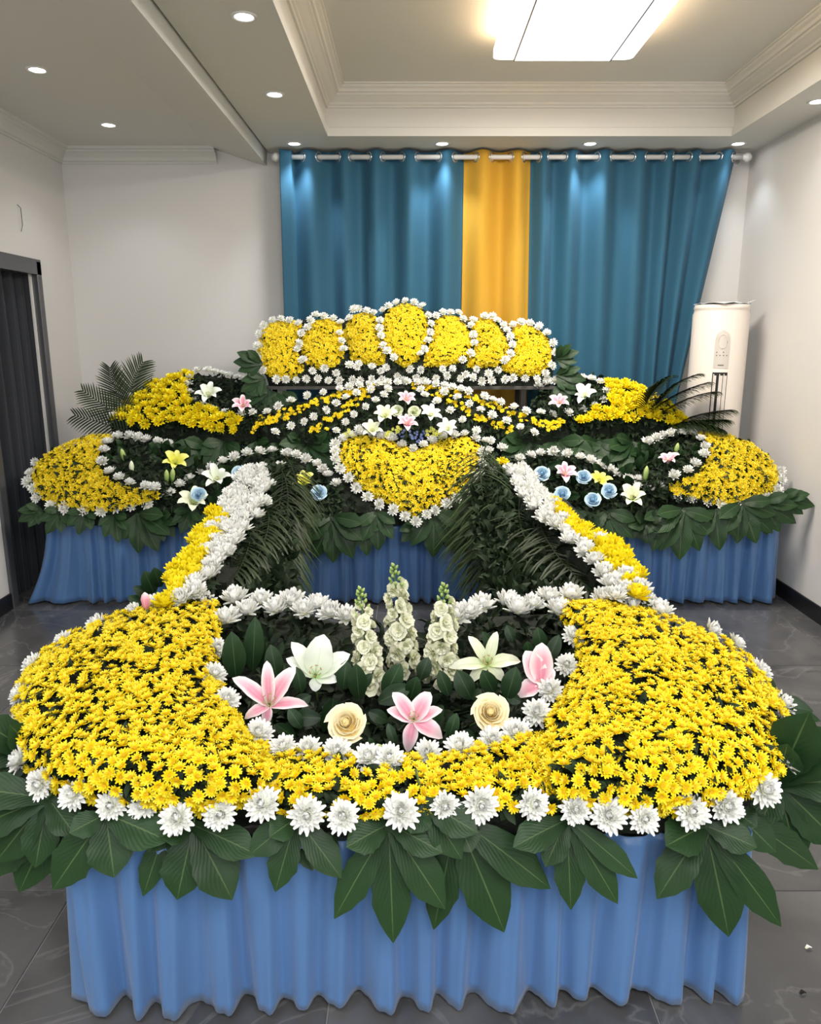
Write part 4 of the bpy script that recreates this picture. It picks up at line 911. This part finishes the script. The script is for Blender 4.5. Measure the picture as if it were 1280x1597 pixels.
A1R = [(760, 720), (800, 712), (850, 702), (905, 710), (950, 730), (1000, 748), (1030, 765), (1030, 800), (900, 815), (760, 812)]
b1L = Bed(C1L, *tp, B=.13, R=50); b1R = Bed(C1R, *tp, B=.13, R=50); bH = Bed(HT, *tp, B=.10, R=55); bAl = Bed(A1L, *tp, B=.02, R=30); bAr = Bed(A1R, *tp, B=.02, R=30)
TF = Bed([(0, 600), (1280, 600), (1280, 900), (0, 900)], *tp)
for b, lb in ((b1L, 'dark foliage under the back table crescent nearest the doorway'), (b1R, 'dark foliage under the back table crescent nearest the air conditioner'), (bH, 'dark foliage under the yellow heart'),
              (bAl, 'dark foliage between the heart and the doorway side crescent'), (bAr, 'dark foliage between the heart and the air conditioner side crescent')):
    base_mound('foliage_bed', b, BZT, .035, lb, 1000, .045, step=7, lift=.02)
# body of foliage filling the long table under the beds
xs_ = np.linspace(-2.16, 2.2, 60); v = []; f = []
for i, x in enumerate(xs_):
    w1 = .03*math.sin(x*11)+.02*math.sin(x*23)
    v += [(x, 4.47+w1*.5, BZT), (x, 4.45+w1*.5, .60+w1*.5), (x, 4.62, .70+w1), (x, 4.85, .80+w1), (x, 4.93, .80+w1), (x, 4.93, BZT)]
f = [(i*6+k, i*6+k+1, (i+1)*6+k+1, (i+1)*6+k) for i in range(59) for k in range(5)]
it = [(Geo(v, f), None)]; lg = Geo(SL.v, SL.f, SL.uv, [1]*len(SL.f))
for _ in range(2600):
    x = rng.uniform(-2.16, 2.2); t = rng.uniform(0, 1); y = 4.44+.45*t; z = .56+.3*t+rng.uniform(-.03, .03)
    it.append((lg, frame(unit(rng.normal(0, .8, 3)+np.array([0, -.7, .6])), rng.uniform(0, 6.3), (x, y, z), .055*rng.uniform(.7, 1.4))))
obj('foliage_bed', join(it), [M['foam'], M['filler']], label='dark leafy filling all along the long back table', cat='foliage', kind='stuff')
def dais_mass(bed, poly, dmin, size, lb, tries=14000):
    x, y, p, n = poisson(bed, poly, dmin, tries); mass('yellow_daisy_mass', DFg, p+n*.004, [unit(q+np.array([0, -.3, .2])) for q in n], size, [M['daisy'], M['disk']], lb)
dais_mass(b1L, Y1L, .0205, .038, 'crescent mound of small yellow daisies on the back table nearest the doorway')
dais_mass(b1R, Y1R, .0205, .038, 'crescent mound of small yellow daisies on the back table nearest the air conditioner')
dais_mass(bH, HT, .0205, .038, 'heart shape of small yellow daisies in the middle of the back table')
def whites(pts, bed, size, face, label, up=.03, protos=None, j=.15):
    for k, (x, y) in enumerate(pts):
        p, n = bed.ev(x, y); p = p[0]; nn = unit(unit(face)+.3*n[0]); p = p+nn*.01-unit(p-CAM)*up
        bloom(protos or (CHC if face is UPF else CHF), 'white_chrysanthemum', p, nn, size, j, label='white chrysanthemum '+label+(', %s one' % ORD[k] if 1 < len(pts) <= 20 else ''), cat='flower', group='white chrysanthemums '+label)
UPF = np.array([0, -.55, 1]); FW = np.array([0, -1, .35])
whites([(185, 684), (203, 683), (216, 686), (230, 689), (246, 692), (262, 696)], TF, .085, UPF, 'topping the doorway side back crescent')
whites([(168, 693), (163, 705), (161, 723), (173, 739), (187, 748), (203, 756), (227, 761), (241, 764)], b1L, .085, UPF, 'inside the doorway side back crescent, counted downwards')
whites([(257, 761), (248, 775), (264, 771), (281, 759), (297, 749), (316, 739), (332, 731), (348, 723), (366, 716), (386, 710), (406, 708), (425, 706), (448, 710), (463, 713), (477, 719), (495, 726), (504, 734), (512, 744), (525, 757)], TF, .085, UPF, 'in the arc from the doorway side crescent to the heart')
whites([(231, 787), (206, 790), (182, 792), (160, 798), (133, 797), (103, 793), (82, 789), (59, 777), (53, 763), (46, 752), (50, 738), (58, 722)], TF, .085, FW, 'under the doorway side back crescent, counted outwards')
whites([(1009, 692), (1023, 686), (1034, 682), (1046, 679), (1061, 677), (1076, 677)], TF, .085, UPF, 'topping the conditioner side back crescent')
whites([(1091, 688), (1098, 699), (1097, 712), (1082, 726), (1072, 737), (1050, 744)], b1R, .085, UPF, 'inside the conditioner side back crescent, counted downwards')
whites([(1030, 762), (1014, 764), (1026, 751), (1009, 754), (995, 751), (993, 760), (979, 749), (962, 741), (950, 734), (937, 728), (920, 721), (904, 716), (885, 711), (862, 707), (843, 710), (827, 713), (810, 718), (782, 702)], TF, .085, UPF, 'in the arc from the conditioner side crescent to the heart')
whites([(1054, 774), (1077, 778), (1101, 783), (1122, 788), (1151, 790), (1174, 783), (1194, 777), (1211, 765), (1217, 750), (1215, 736)], TF, .085, FW, 'under the conditioner side back crescent, counted outwards')
whites([(523, 693), (522, 705), (523, 717), (530, 732), (544, 746), (556, 762), (573, 776), (591, 787), (613, 796), (632, 806), (648, 814), (665, 804), (679, 797), (697, 787), (712, 778), (726, 768), (738, 754), (746, 740), (751, 724), (751, 706)], TF, .08, FW, 'round the lower heart edge, counted from the doorway side')
whites([(535, 688), (548, 682), (563, 679), (580, 680), (596, 683), (612, 689), (627, 697), (645, 702), (660, 697), (674, 690), (690, 684), (708, 681), (725, 680), (741, 686)], TF, .08, UPF, 'round the upper heart edge, counted from the doorway side')
whites([(437, 732)], TF, .10, UPF, 'by itself above the palms near the arm end', up=.05)
# flowers set in the back table
def lily_auto(px, py, bed, size, m, label, spin=0., n=6, face=None, up=.06, upward=.4, name='lily'):
    p, nn = bed.ev(px, py); c = p[0]-unit(p[0]-CAM)*(up+.05); size = size*.88; f = unit(unit(CAM-c)*1.0+UP*upward*2.4+np.array([rng.uniform(-.25, .25), 0, 0])); e = frame(f, spin, c); tips = []
    for k in range(n):
        a = 2*PI*k/n; tips.append(c+(e[:3, 0]*math.cos(a)+e[:3, 1]*math.sin(a))*size*rng.uniform(.8, 1.1)+f*size*rng.uniform(.35, .7))
    c2 = c-f*size*.25; return lily(c2, tips, m, label, widths=[.24, .19]*(n//2), arch=.34, name=name, stam=True, face=f)
SC = .085
lily_auto(302, 785, TF, .11, M['glily'], 'open white lily under the lower blue rose, doorway side', .3)
lily_auto(338, 748, TF, .10, M['wlily'], 'white lily above the open one, doorway side of the back table', .8)
lily_auto(273, 722, TF, .09, M['ylily'], 'yellow lily inside the back crescent nearest the doorway', .2, up=.03)
lily_auto(473, 755, TF, .09, M['ylily'], 'greenish yellow lily half hidden behind the palms', .6)
lily_auto(880, 740, TF, .09, M['pink'], 'pink lily among the blue roses', .5)
lily_auto(934, 750, TF, .085, M['ylily'], 'pale yellow lily among the blue roses', .9)
lily_auto(986, 778, TF, .095, M['glily'], 'white lily at the table edge beside the blue roses', .2)
lily_auto(1041, 720, TF, .075, M['pink'], 'pink lily inside the back crescent nearest the air conditioner', .4, up=.10, upward=.8)
for k, (x, y, lb) in enumerate([(373, 738, 'blue rose beside the arm end, doorway side'), (310, 772, 'blue rose above the open white lily'), (497, 769, 'blue rose next to the palms and the heart'),
                    (845, 739, 'blue rose nearest the arm end, air conditioner side'), (910, 744, 'blue rose beside the pale yellow lily'), (877, 771, 'blue rose at the lower row, nearest the arm'), (950, 766, 'blue rose nearest the white edge lily'), (924, 780, 'lowest blue rose of the group of five')]):
    p, n = TF.ev(x, y); rose(p[0]-unit(p[0]-CAM)*.15, .042, M['brose'], 'light '+lb, unit(CAM-p[0])*1.+UP*.45, True, 'light blue roses on the back table', seed=k+3)
p, n = TF.ev(783, 728); bloom(CHY, 'yellow_chrysanthemum', p[0]+UP*.02, UPF, .09, .1, label='single yellow chrysanthemum at the far end of the air conditioner side arm', cat='flower')
p, n = TF.ev(437, 732); bloom(CHY, 'yellow_chrysanthemum', p[0]+np.array([.02, -.07, .01]), UPF, .09, .1, label='single yellow chrysanthemum above the palms near the doorway side arm', cat='flower')
def budf(x, y, lean, bed, label, m='bud', L=.085):
    p, n = bed.ev(x, y); p = p[0]-unit(p[0]-CAM)*.13; d = unit([lean, -.1, 1])
    g = tube([(0, 0, 0), tuple(d*L*.25), tuple(d*L*.6), tuple(d*L*.85), tuple(d*L)], [.006, .013, .016, .011, .002], 8); o = obj('lily_bud', g, M[m], label=label, cat='flower bud', group='closed lily buds'); o.location = (p-d*L*.5).tolist()
    obj('stem', tube([(0, 0, .004), tuple(-d*.05), tuple(-d*.1)], .003, 5), M['stem'], o)
budf(192, 710, -.15, TF, 'upper closed lily bud in the crescent nearest the doorway'); budf(205, 729, .1, TF, 'lower closed lily bud in the crescent nearest the doorway', 'glily')
budf(260, 743, .05, TF, 'pale closed lily bud under the yellow lily'); budf(269, 741, .15, TF, 'greener closed lily bud under the yellow lily')
budf(1055, 701, .1, TF, 'closed lily bud above the pink lily inside the crescent'); budf(1007, 739, .05, TF, 'closed lily bud in leaves before the air conditioner side crescent', L=.1)
budf(227, 937, 0, Bed(AL, *ap), 'pale pink lily bud at the foot of the doorway side arm', 'pink', .06)
# upright leaves inside the back beds
gi = 'leaves among the back table flowers'
for k in range(110):
    zone = k % 4; x, y = [(rng.uniform(175, 285), rng.uniform(700, 755)), (rng.uniform(270, 520), rng.uniform(730, 790)), (rng.uniform(820, 1000), rng.uniform(725, 790)), (rng.uniform(1000, 1090), rng.uniform(695, 740))][zone]
    p, n = TF.ev(x, y); p = p[0]-unit(p[0]-CAM)*.02; d = unit([rng.uniform(-.8, .8), rng.uniform(-.6, 0), rng.uniform(.1, 1)])
    lance(p, p+d*rng.uniform(.07, .12), .24, unit(unit(CAM-p)+.3*rng.normal(0, 1, 3)), 'small glossy leaf among the back table flowers', gi)

def palmate(px, py, D, ang, length, n, spread, label, group, wr=.22, droop=0., m=None, tilt=0.):
    """palmate leaf: ang = direction of the middle lobe in the upright plane facing the room (degrees, -90 = down)"""
    r = Pl(px, py, D); tips = []
    for k in range(n):
        q = (k/(n-1)*2-1) if n > 1 else 0; a = math.radians(ang+spread*q); L = length*(1-.38*abs(q)**1.5)*rng.uniform(.92, 1.06)
        tips.append((r+np.array([math.cos(a)*L, -.05-tilt*L*(1-abs(q)*.5), math.sin(a)*L-droop*L]), wr*(1.0 if abs(q) < .6 else 1.15)))
    return fatsia(r, tips, label, group=group, joined=True, arch=.14, m=m, stalk=False)
cnt_ = {}
ge = 'lobed leaves hanging over the edge of the back table'
for (x, y, a, L, n, sp) in [(95, 798, -120, .13, 5, 70), (135, 800, -100, .14, 5, 70), (75, 795, -150, .12, 5, 60), (178, 803, -80, .14, 5, 70), (216, 800, -92, .24, 5, 60), (250, 803, -60, .15, 5, 60), (290, 800, -110, .13, 5, 70), (330, 800, -70, .12, 5, 60),
                       (515, 812, -85, .26, 7, 80), (560, 806, -70, .18, 5, 70), (590, 812, -95, .2, 5, 60), (475, 815, -130, .18, 5, 60), (675, 812, -95, .27, 5, 65), (705, 812, -65, .20, 5, 50), (728, 815, -80, .2, 5, 50), (650, 812, -140, .14, 5, 50),
                       (860, 800, -80, .22, 5, 60), (905, 796, -95, .2, 5, 70), (945, 800, -80, .24, 5, 60), (925, 805, -120, .2, 5, 50), (1075, 790, -95, .26, 7, 80), (1110, 795, -70, .2, 5, 70), (1040, 800, -110, .2, 5, 60), (1150, 790, -75, .24, 7, 80), (1190, 785, -40, .2, 5, 60), (1215, 770, -20, .16, 5, 50), (1180, 800, -80, .15, 5, 60), (890, 820, -90, .16, 5, 60)]:
    zn = 'under the doorway side crescent' if x < 270 else 'beside the doorway side arm' if x < 400 else 'under the heart, doorway half' if x < 620 else 'under the heart, conditioner half' if x < 780 else 'under the blue roses' if x < 1000 else 'under the conditioner side crescent'
    cnt_[zn] = cnt_.get(zn, -1)+1
    palmate(x+rng.normal(0, 5), y+rng.normal(0, 6), 4.40, a+rng.normal(0, 12), L*1.08, n, sp, 'dark lobed leaf %s, %s one' % (zn, ORD[cnt_[zn]]), ge, tilt=.12)
palmate(1007, 810, 4.38, -90, .15, 7, 110, 'pale rounded fan leaf on the back table edge beside the blue roses', None, wr=.36, m=M['bud'] if False else M['leafy'])
gm = 'lobed leaves lying between the back table and the second tier'
for km, (x, y, a, L, n, sp) in enumerate(sorted([(325, 700, -160, .24, 5, 50), (350, 690, -100, .2, 7, 80), (400, 690, -60, .16, 5, 70), (480, 692, -60, .26, 7, 90), (475, 690, -150, .18, 5, 60), (440, 694, -110, .15, 5, 60), (820, 690, -120, .24, 7, 80), (870, 690, -70, .26, 7, 80), (930, 690, -100, .24, 7, 90), (985, 690, -120, .22, 7, 80), (1010, 705, -150, .18, 5, 60), (770, 700, -150, .16, 5, 60), (905, 700, -60, .2, 5, 70), (965, 715, -90, .18, 5, 70), (300, 690, -90, .15, 5, 70)])):
    palmate(x, y, 4.92, a, L, n, sp, 'dark lobed leaf between back table and second tier, %s from the doorway' % ORD[km], gm, tilt=.5)
gc = 'lobed leaves beside the crown'
for (x, y, a, L, n, sp) in [(408, 568, 175, .19, 5, 45), (412, 590, -150, .18, 5, 50), (420, 610, -110, .26, 7, 70), (440, 612, -80, .2, 5, 60), (868, 560, 20, .15, 5, 60), (868, 585, -10, .18, 5, 55), (872, 600, -60, .14, 5, 60)]:
    palmate(x, y, 5.06, a, L, n, sp, 'lobed green leaf sticking out beside the crown of flowers', gc, wr=.2)
# leaves at the foot of the doorway side arm
for (a, b) in (((235, 930), (208, 915)), ((240, 925), (225, 890)), ((245, 935), (222, 945)), ((250, 915), (240, 885)), ((228, 945), (200, 930))):
    r = Pl(*a, 2.7); lance(r, Pl(*b, 2.68), .28, unit(CAM-r), 'dark green leaf at the foot of the doorway side arm', 'leaves at the foot of the doorway side arm')

# ------------------------------------------------------------------ SECOND TIER
sp_ = (4.93, zline(4.93, 668), 5.22, zline(5.22, 580))
C2L = [(168, 658), (190, 632), (225, 602), (262, 586), (305, 578), (350, 584), (402, 600), (420, 625), (420, 650), (400, 668), (350, 676), (280, 668), (215, 664)]
C2R = [(838, 605), (870, 592), (905, 587), (945, 588), (985, 600), (1022, 617), (1056, 640), (1073, 662), (1040, 662), (990, 660), (940, 664), (880, 668), (840, 655), (830, 630)]
Y2L = [(172, 657), (190, 638), (225, 604), (262, 589), (302, 580), (290, 598), (292, 615), (306, 630), (338, 642), (374, 652), (366, 672), (345, 668), (285, 660), (220, 661)]
Y2R = [(940, 591), (980, 600), (1020, 617), (1055, 642), (1071, 661), (1035, 656), (990, 652), (940, 655), (895, 657), (920, 643), (950, 630), (957, 612), (947, 600)]
FN = [(402, 668), (415, 640), (470, 622), (520, 607), (580, 599), (640, 595), (700, 600), (760, 617), (820, 640), (880, 652), (900, 664), (850, 682), (760, 694), (640, 700), (520, 694), (430, 686)]
b2L = Bed(C2L, *sp_, B=.06, R=40); b2R = Bed(C2R, *sp_, B=.06, R=40)
fnp = (4.86, zline(4.86, 692), 5.08, zline(5.08, 598)); bF = Bed(FN, *fnp, B=.04, R=45); S2 = Bed(C2L, *sp_)
for b, lb in ((b2L, 'dark foliage under the second tier mound nearest the doorway'), (b2R, 'dark foliage under the second tier mound nearest the air conditioner'), (bF, 'dark foliage of the fan shaped bed behind the heart')):
    base_mound('foliage_bed', b, T2Z, .03, lb, 1200, .04, step=7, lift=.02)
it = [(box(-1.84, 1.79, 5.02, 5.32, T2Z, T2Z+.08), None)]
for _ in range(1800):
    x = rng.uniform(-1.86, 1.82); t = rng.uniform(0, 1); it.append((lg, frame(unit(rng.normal(0, .8, 3)+np.array([0, -.8, .3])), rng.uniform(0, 6.3), (x, 4.94+.06*t, .88+.16*t), .055*rng.uniform(.7, 1.4))))
obj('foliage_bed', join(it), [M['foam'], M['filler']], label='dark leaves along the front edge of the second tier', cat='foliage', kind='stuff')
for bed, yp, side in ((b2L, Y2L, 'doorway'), (b2R, Y2R, 'air conditioner')):
    x, y, p, n = poisson(bed, yp, .042, 6000)
    for i in range(len(x)):
        bloom(CHYF, 'yellow_chrysanthemum', p[i]+n[i]*.006, unit(n[i]+np.array([0, -.2, .5])), .088, .2, label='yellow chrysanthemum on the second tier mound nearest the %s' % side, cat='flower', group='yellow chrysanthemums on the second tier mound nearest the %s' % side)
WM = []
def wm(pts, bed, size, face):
    for (x, y) in pts:
        p, n = bed.ev(x, y); nn = unit(unit(face)+.3*n[0]); WM.append((p[0]+nn*.015-unit(p[0]-CAM)*.03, nn, size))
t2w = [(310, 581), (325, 581), (336, 583), (347, 586), (358, 588), (370, 592), (380, 594), (391, 597), (401, 601), (297, 591), (295, 602), (296, 615), (306, 627), (318, 635), (333, 641), (352, 646), (377, 649), (395, 647), (178, 652), (190, 637), (202, 622)]
wm(t2w, S2, .075, UPF)
wm([(840, 606), (853, 600), (866, 597), (880, 594), (895, 592), (908, 592), (921, 594), (935, 599), (945, 613), (940, 627), (926, 636), (907, 642), (886, 647), (861, 650), (842, 647)], S2, .075, UPF)
wA = WM; WM = []
w1 = [(418, 645), (435, 636), (455, 628), (480, 620), (505, 615), (530, 609), (546, 606), (560, 604), (575, 602), (590, 601), (605, 599), (620, 599), (635, 598), (650, 599), (665, 600), (680, 602), (693, 604), (705, 607), (718, 610), (730, 613), (755, 621), (768, 626), (780, 630), (800, 638), (820, 644)]
w2 = [(430, 676), (455, 667), (475, 660), (490, 653), (509, 642), (525, 632), (539, 623), (556, 616), (579, 611), (605, 610), (656, 610), (693, 614), (713, 622), (732, 632), (749, 642), (767, 650), (790, 659), (811, 669), (832, 677)]
w3 = [(525, 674), (540, 661), (552, 649), (570, 637), (586, 627), (599, 618), (662, 619), (681, 629), (702, 643), (721, 657), (742, 674), (765, 690), (560, 672), (612, 684)]
wm(w1+w2+w3, bF, .07, np.array([0, -.8, .8]))
wB = WM; WM = []
def wmass(name, L, label): 
    it = [(CHFg[int(rng.integers(3))], frame(unit(n+rng.normal(0, .15, 3)), rng.uniform(0, 6.28), p, s*rng.uniform(.88, 1.1))) for p, n, s in L]
    obj(name, join(it), M['white'], label=label, cat='flower bed', kind='stuff')
wmass('white_chrysanthemum_border', wA, 'small white chrysanthemums bordering the two second tier mounds')
wmass('white_chrysanthemum_rows', wB, 'small white chrysanthemums in arcs across the fan bed behind the heart')
# daisy rows on the fan
rows = [[(400, 662), (430, 650), (470, 637), (520, 621), (570, 607)], [(392, 668), (425, 659), (460, 646)], [(487, 673), (505, 660), (530, 646), (548, 631), (575, 617)], [(690, 607), (720, 616), (745, 626), (775, 638), (810, 650), (845, 662), (875, 662)], [(676, 618), (700, 628), (722, 640), (745, 652), (772, 664), (800, 674)], [(850, 668), (880, 658)], [(600, 604), (560, 609), (530, 617)], [(640, 603), (670, 605), (700, 610)]]
ps = []; ns = []
for rw in rows:
    for a, b in zip(rw[:-1], rw[1:]):
        k = int(math.hypot(b[0]-a[0], b[1]-a[1])/2.3)
        for i in range(k):
            x = a[0]+(b[0]-a[0])*i/k+rng.normal(0, 2.5)+3*math.sin(i*.9); y = a[1]+(b[1]-a[1])*i/k+rng.normal(0, 3.2); p, n = bF.ev(x, y); ps.append(p[0]+n[0]*.012); ns.append(unit(n[0]+np.array([0, -.2, .4])))
mass('yellow_daisy_mass', DFg, ps, ns, .03, [M['daisy'], M['disk']], 'rows of tiny yellow daisies across the fan bed')
lily_auto(325, 617, S2, .095, M['wlily'], 'white lily on the second tier mound nearest the doorway', .2, up=.09); lily_auto(379, 634, S2, .085, M['pink'], 'pink lily on the second tier, next to the doorway side fan end', .5, up=.09)
lily_auto(912, 618, S2, .09, M['wlily'], 'white lily on the second tier mound nearest the air conditioner', .2, up=.09); lily_auto(872, 629, S2, .08, M['pink'], 'pink lily on the second tier, near the air conditioner side fan end', .5, up=.09)
lily_auto(633, 624, bF, .075, M['pink'], 'upper pink lily in the middle of the fan bed', .5, up=.05); lily_auto(634, 662, bF, .085, M['pink'], 'lower pink lily above the notch of the heart', .5, up=.08)
lily_auto(600, 650, bF, .09, M['glily'], 'upper white lily of the fan bed, doorway side', .2, up=.06); lily_auto(580, 673, bF, .085, M['glily'], 'lower white lily of the fan bed, doorway side', .7, up=.07)
lily_auto(672, 648, bF, .085, M['wlily'], 'upper white lily of the fan bed, air conditioner side', .4, up=.06); lily_auto(698, 671, bF, .085, M['wlily'], 'lower white lily of the fan bed, air conditioner side', .9, up=.07)
for k, (x, y) in enumerate(((619, 641), (646, 642))):
    p, n = bF.ev(x, y); rose(p[0]-unit(p[0]-CAM)*.07, .036, M['grose'], ['pale green-white rose between the fan lilies, doorway side', 'pale green-white rose between the fan lilies, air conditioner side'][k], unit(CAM-p[0])+UP*.6, True, 'pale roses in the fan bed', seed=k+11)
ps = []; ns = []
for (cx_, cy_) in ((607, 676), (545, 678), (673, 673), (686, 678), (617, 672)):
    for _ in range(10):
        p, n = bF.ev(cx_+rng.normal(0, 4), cy_+rng.normal(0, 4)); ps.append(p[0]-unit(p[0]-CAM)*.05); ns.append(n[0])
mass('green_floret_mass', DFg, ps, ns, .024, [M['ylily'], M['bud']], 'tiny yellow-green florets above the heart')
ps = []; ns = []
for (cx_, cy_) in ((622, 680), (645, 676), (652, 684), (662, 680)):
    for _ in range(7):
        p, n = bF.ev(cx_+rng.normal(0, 5), cy_+rng.normal(0, 4)); ps.append(p[0]-unit(p[0]-CAM)*.04); ns.append(n[0])
M['bluef'] = mat('blue_floret', srgb(120, 136, 190), .6)
mass('blue_floret_mass', DFg, ps, ns, .02, [M['bluef'], M['bluef']], 'tiny blue florets in the notch of the heart')
# white filler blooms near the right of the heart, behind the palms
whites([(757, 690), (762, 705), (768, 738), (746, 752)], TF, .07, UPF, 'half hidden by palm tips beside the heart, counted downwards', up=.03)

# ------------------------------------------------------------------ CROWN
cpn = (5.08, zline(5.08, 596), 5.38, zline(5.38, 478))
CR = [(405, 520), (420, 503), (455, 496), (485, 490), (530, 498), (545, 486), (590, 487), (605, 474), (640, 470), (665, 478), (680, 488), (715, 486), (735, 498), (780, 493), (800, 505), (845, 508), (868, 530), (870, 560), (858, 590), (700, 598), (600, 598), (430, 596), (408, 575)]
bC = Bed(CR, *cpn, B=.03, R=30)
base_mound('foliage_bed', bC, T3Z, .035, 'dark foliage behind the crown of seven yellow lobes', 1200, .035, step=7)
LOB = [[(403, 540), (408, 518), (425, 504), (455, 500), (470, 508), (464, 530), (462, 552), (474, 572), (462, 586), (440, 592), (418, 584), (407, 565)],
       [(474, 520), (490, 503), (512, 496), (530, 505), (533, 530), (534, 555), (524, 570), (500, 574), (478, 566), (470, 545)],
       [(536, 520), (548, 495), (570, 487), (586, 497), (590, 520), (600, 555), (598, 568), (570, 566), (550, 562), (546, 545)],
       [(598, 505), (608, 482), (632, 473), (656, 482), (666, 505), (664, 530), (650, 560), (632, 571), (614, 560), (600, 535)],
       [(680, 500), (696, 492), (716, 497), (730, 515), (735, 540), (728, 560), (700, 568), (664, 570), (664, 556), (674, 530)],
       [(736, 508), (752, 498), (764, 500), (780, 515), (792, 535), (790, 560), (770, 570), (730, 572), (732, 562), (742, 540)],
       [(800, 515), (815, 507), (836, 512), (852, 528), (859, 548), (857, 568), (842, 582), (820, 586), (784, 577), (784, 570), (800, 555), (806, 535)]]
nm = ['outermost crown lobe nearest the doorway', 'second crown lobe from the doorway side', 'crown lobe beside the tall middle one, doorway side', 'tallest middle lobe of the crown', 'crown lobe beside the tall middle one, air conditioner side', 'second crown lobe from the air conditioner side', 'outermost crown lobe nearest the air conditioner']
WM = []
for lp, nme in zip(LOB, nm):
    b = Bed(lp, *cpn, B=.075, R=30); x, y, p, n = poisson(b, lp, .019, 6000)
    mass('yellow_daisy_mass', DFg, p, [unit(q+np.array([0, -.3, .2])) for q in n], .036, [M['daisy'], M['disk']], 'small yellow daisies of the '+nme)
cw = [(405, 522), (402, 540), (403, 560), (410, 578), (412, 508), (425, 500), (438, 498), (452, 500), (466, 505), (470, 520), (466, 536), (464, 545), (472, 562), (480, 512), (484, 500), (492, 492), (505, 494), (520, 497), (531, 504), (530, 520), (533, 532), (536, 545), (545, 497), (552, 483), (560, 482), (572, 485), (583, 488), (592, 500), (592, 512), (594, 524), (597, 540), (604, 548), (614, 558), (598, 484), (606, 478), (618, 473), (632, 470), (646, 472), (658, 478), (668, 492), (672, 505), (671, 518), (668, 532), (662, 545), (656, 552), (680, 493), (690, 488), (702, 488), (715, 488), (722, 498), (734, 508), (738, 522), (740, 535), (734, 552), (722, 562), (738, 500), (755, 494), (768, 494), (775, 500), (785, 508), (790, 515), (795, 525), (799, 538), (796, 552), (788, 562), (800, 508), (812, 503), (826, 505), (840, 510), (852, 520), (862, 535), (866, 550), (860, 570), (850, 582), (545, 570), (560, 568), (580, 572)]
for (x, y) in cw:
    p, n = bC.ev(x, y); WM.append((p[0]-unit(p[0]-CAM)*.035, unit(n[0]+np.array([0, -.5, .5])), .07))
for x in range(428, 856, 17):
    for y, s in ((590, 0), (577, 8)):
        if y == 577 and (x < 450 or x > 800 or rng.random() < .25): continue
        p, n = bC.ev(x+s+rng.normal(0, 2), y+rng.normal(0, 3)); WM.append((p[0]-unit(p[0]-CAM)*.03, unit([0, -1, .1]), .066))
wmass('white_chrysanthemum_border', WM, 'small white chrysanthemums outlining the seven crown lobes')

# ------------------------------------------------------------------ small debris on the floor
for k, (x, y, lb) in enumerate(((1256, 1481, 'white petal lying on the floor beside the front table'), (1258, 1048, 'dry sprig lying on the tiles near the wall'), (1247, 1552, 'dark crumb on the floor by the front skirt corner'))):
    r = ray(x, y); t = -CAMZ/r[2]; p = CAM+r*t; p[2] = .003
    if k == 1: obj('fallen_sprig', tube([p, p+np.array([.05, .01, .002]), p+np.array([.09, -.02, 0])], .0015, 4), M['wood'], label=lb, cat='sprig')
    else:
        g = blade([p, p+np.array([.008, .004, .003]), p+np.array([.018, .002, .001])], UP, .006, lambda q: (.5, 1, .3)[int(round(q*2))], 1, cup=.4); obj('fallen_petal', g, M['white'] if k == 0 else M['dark'], label=lb, cat='petal')
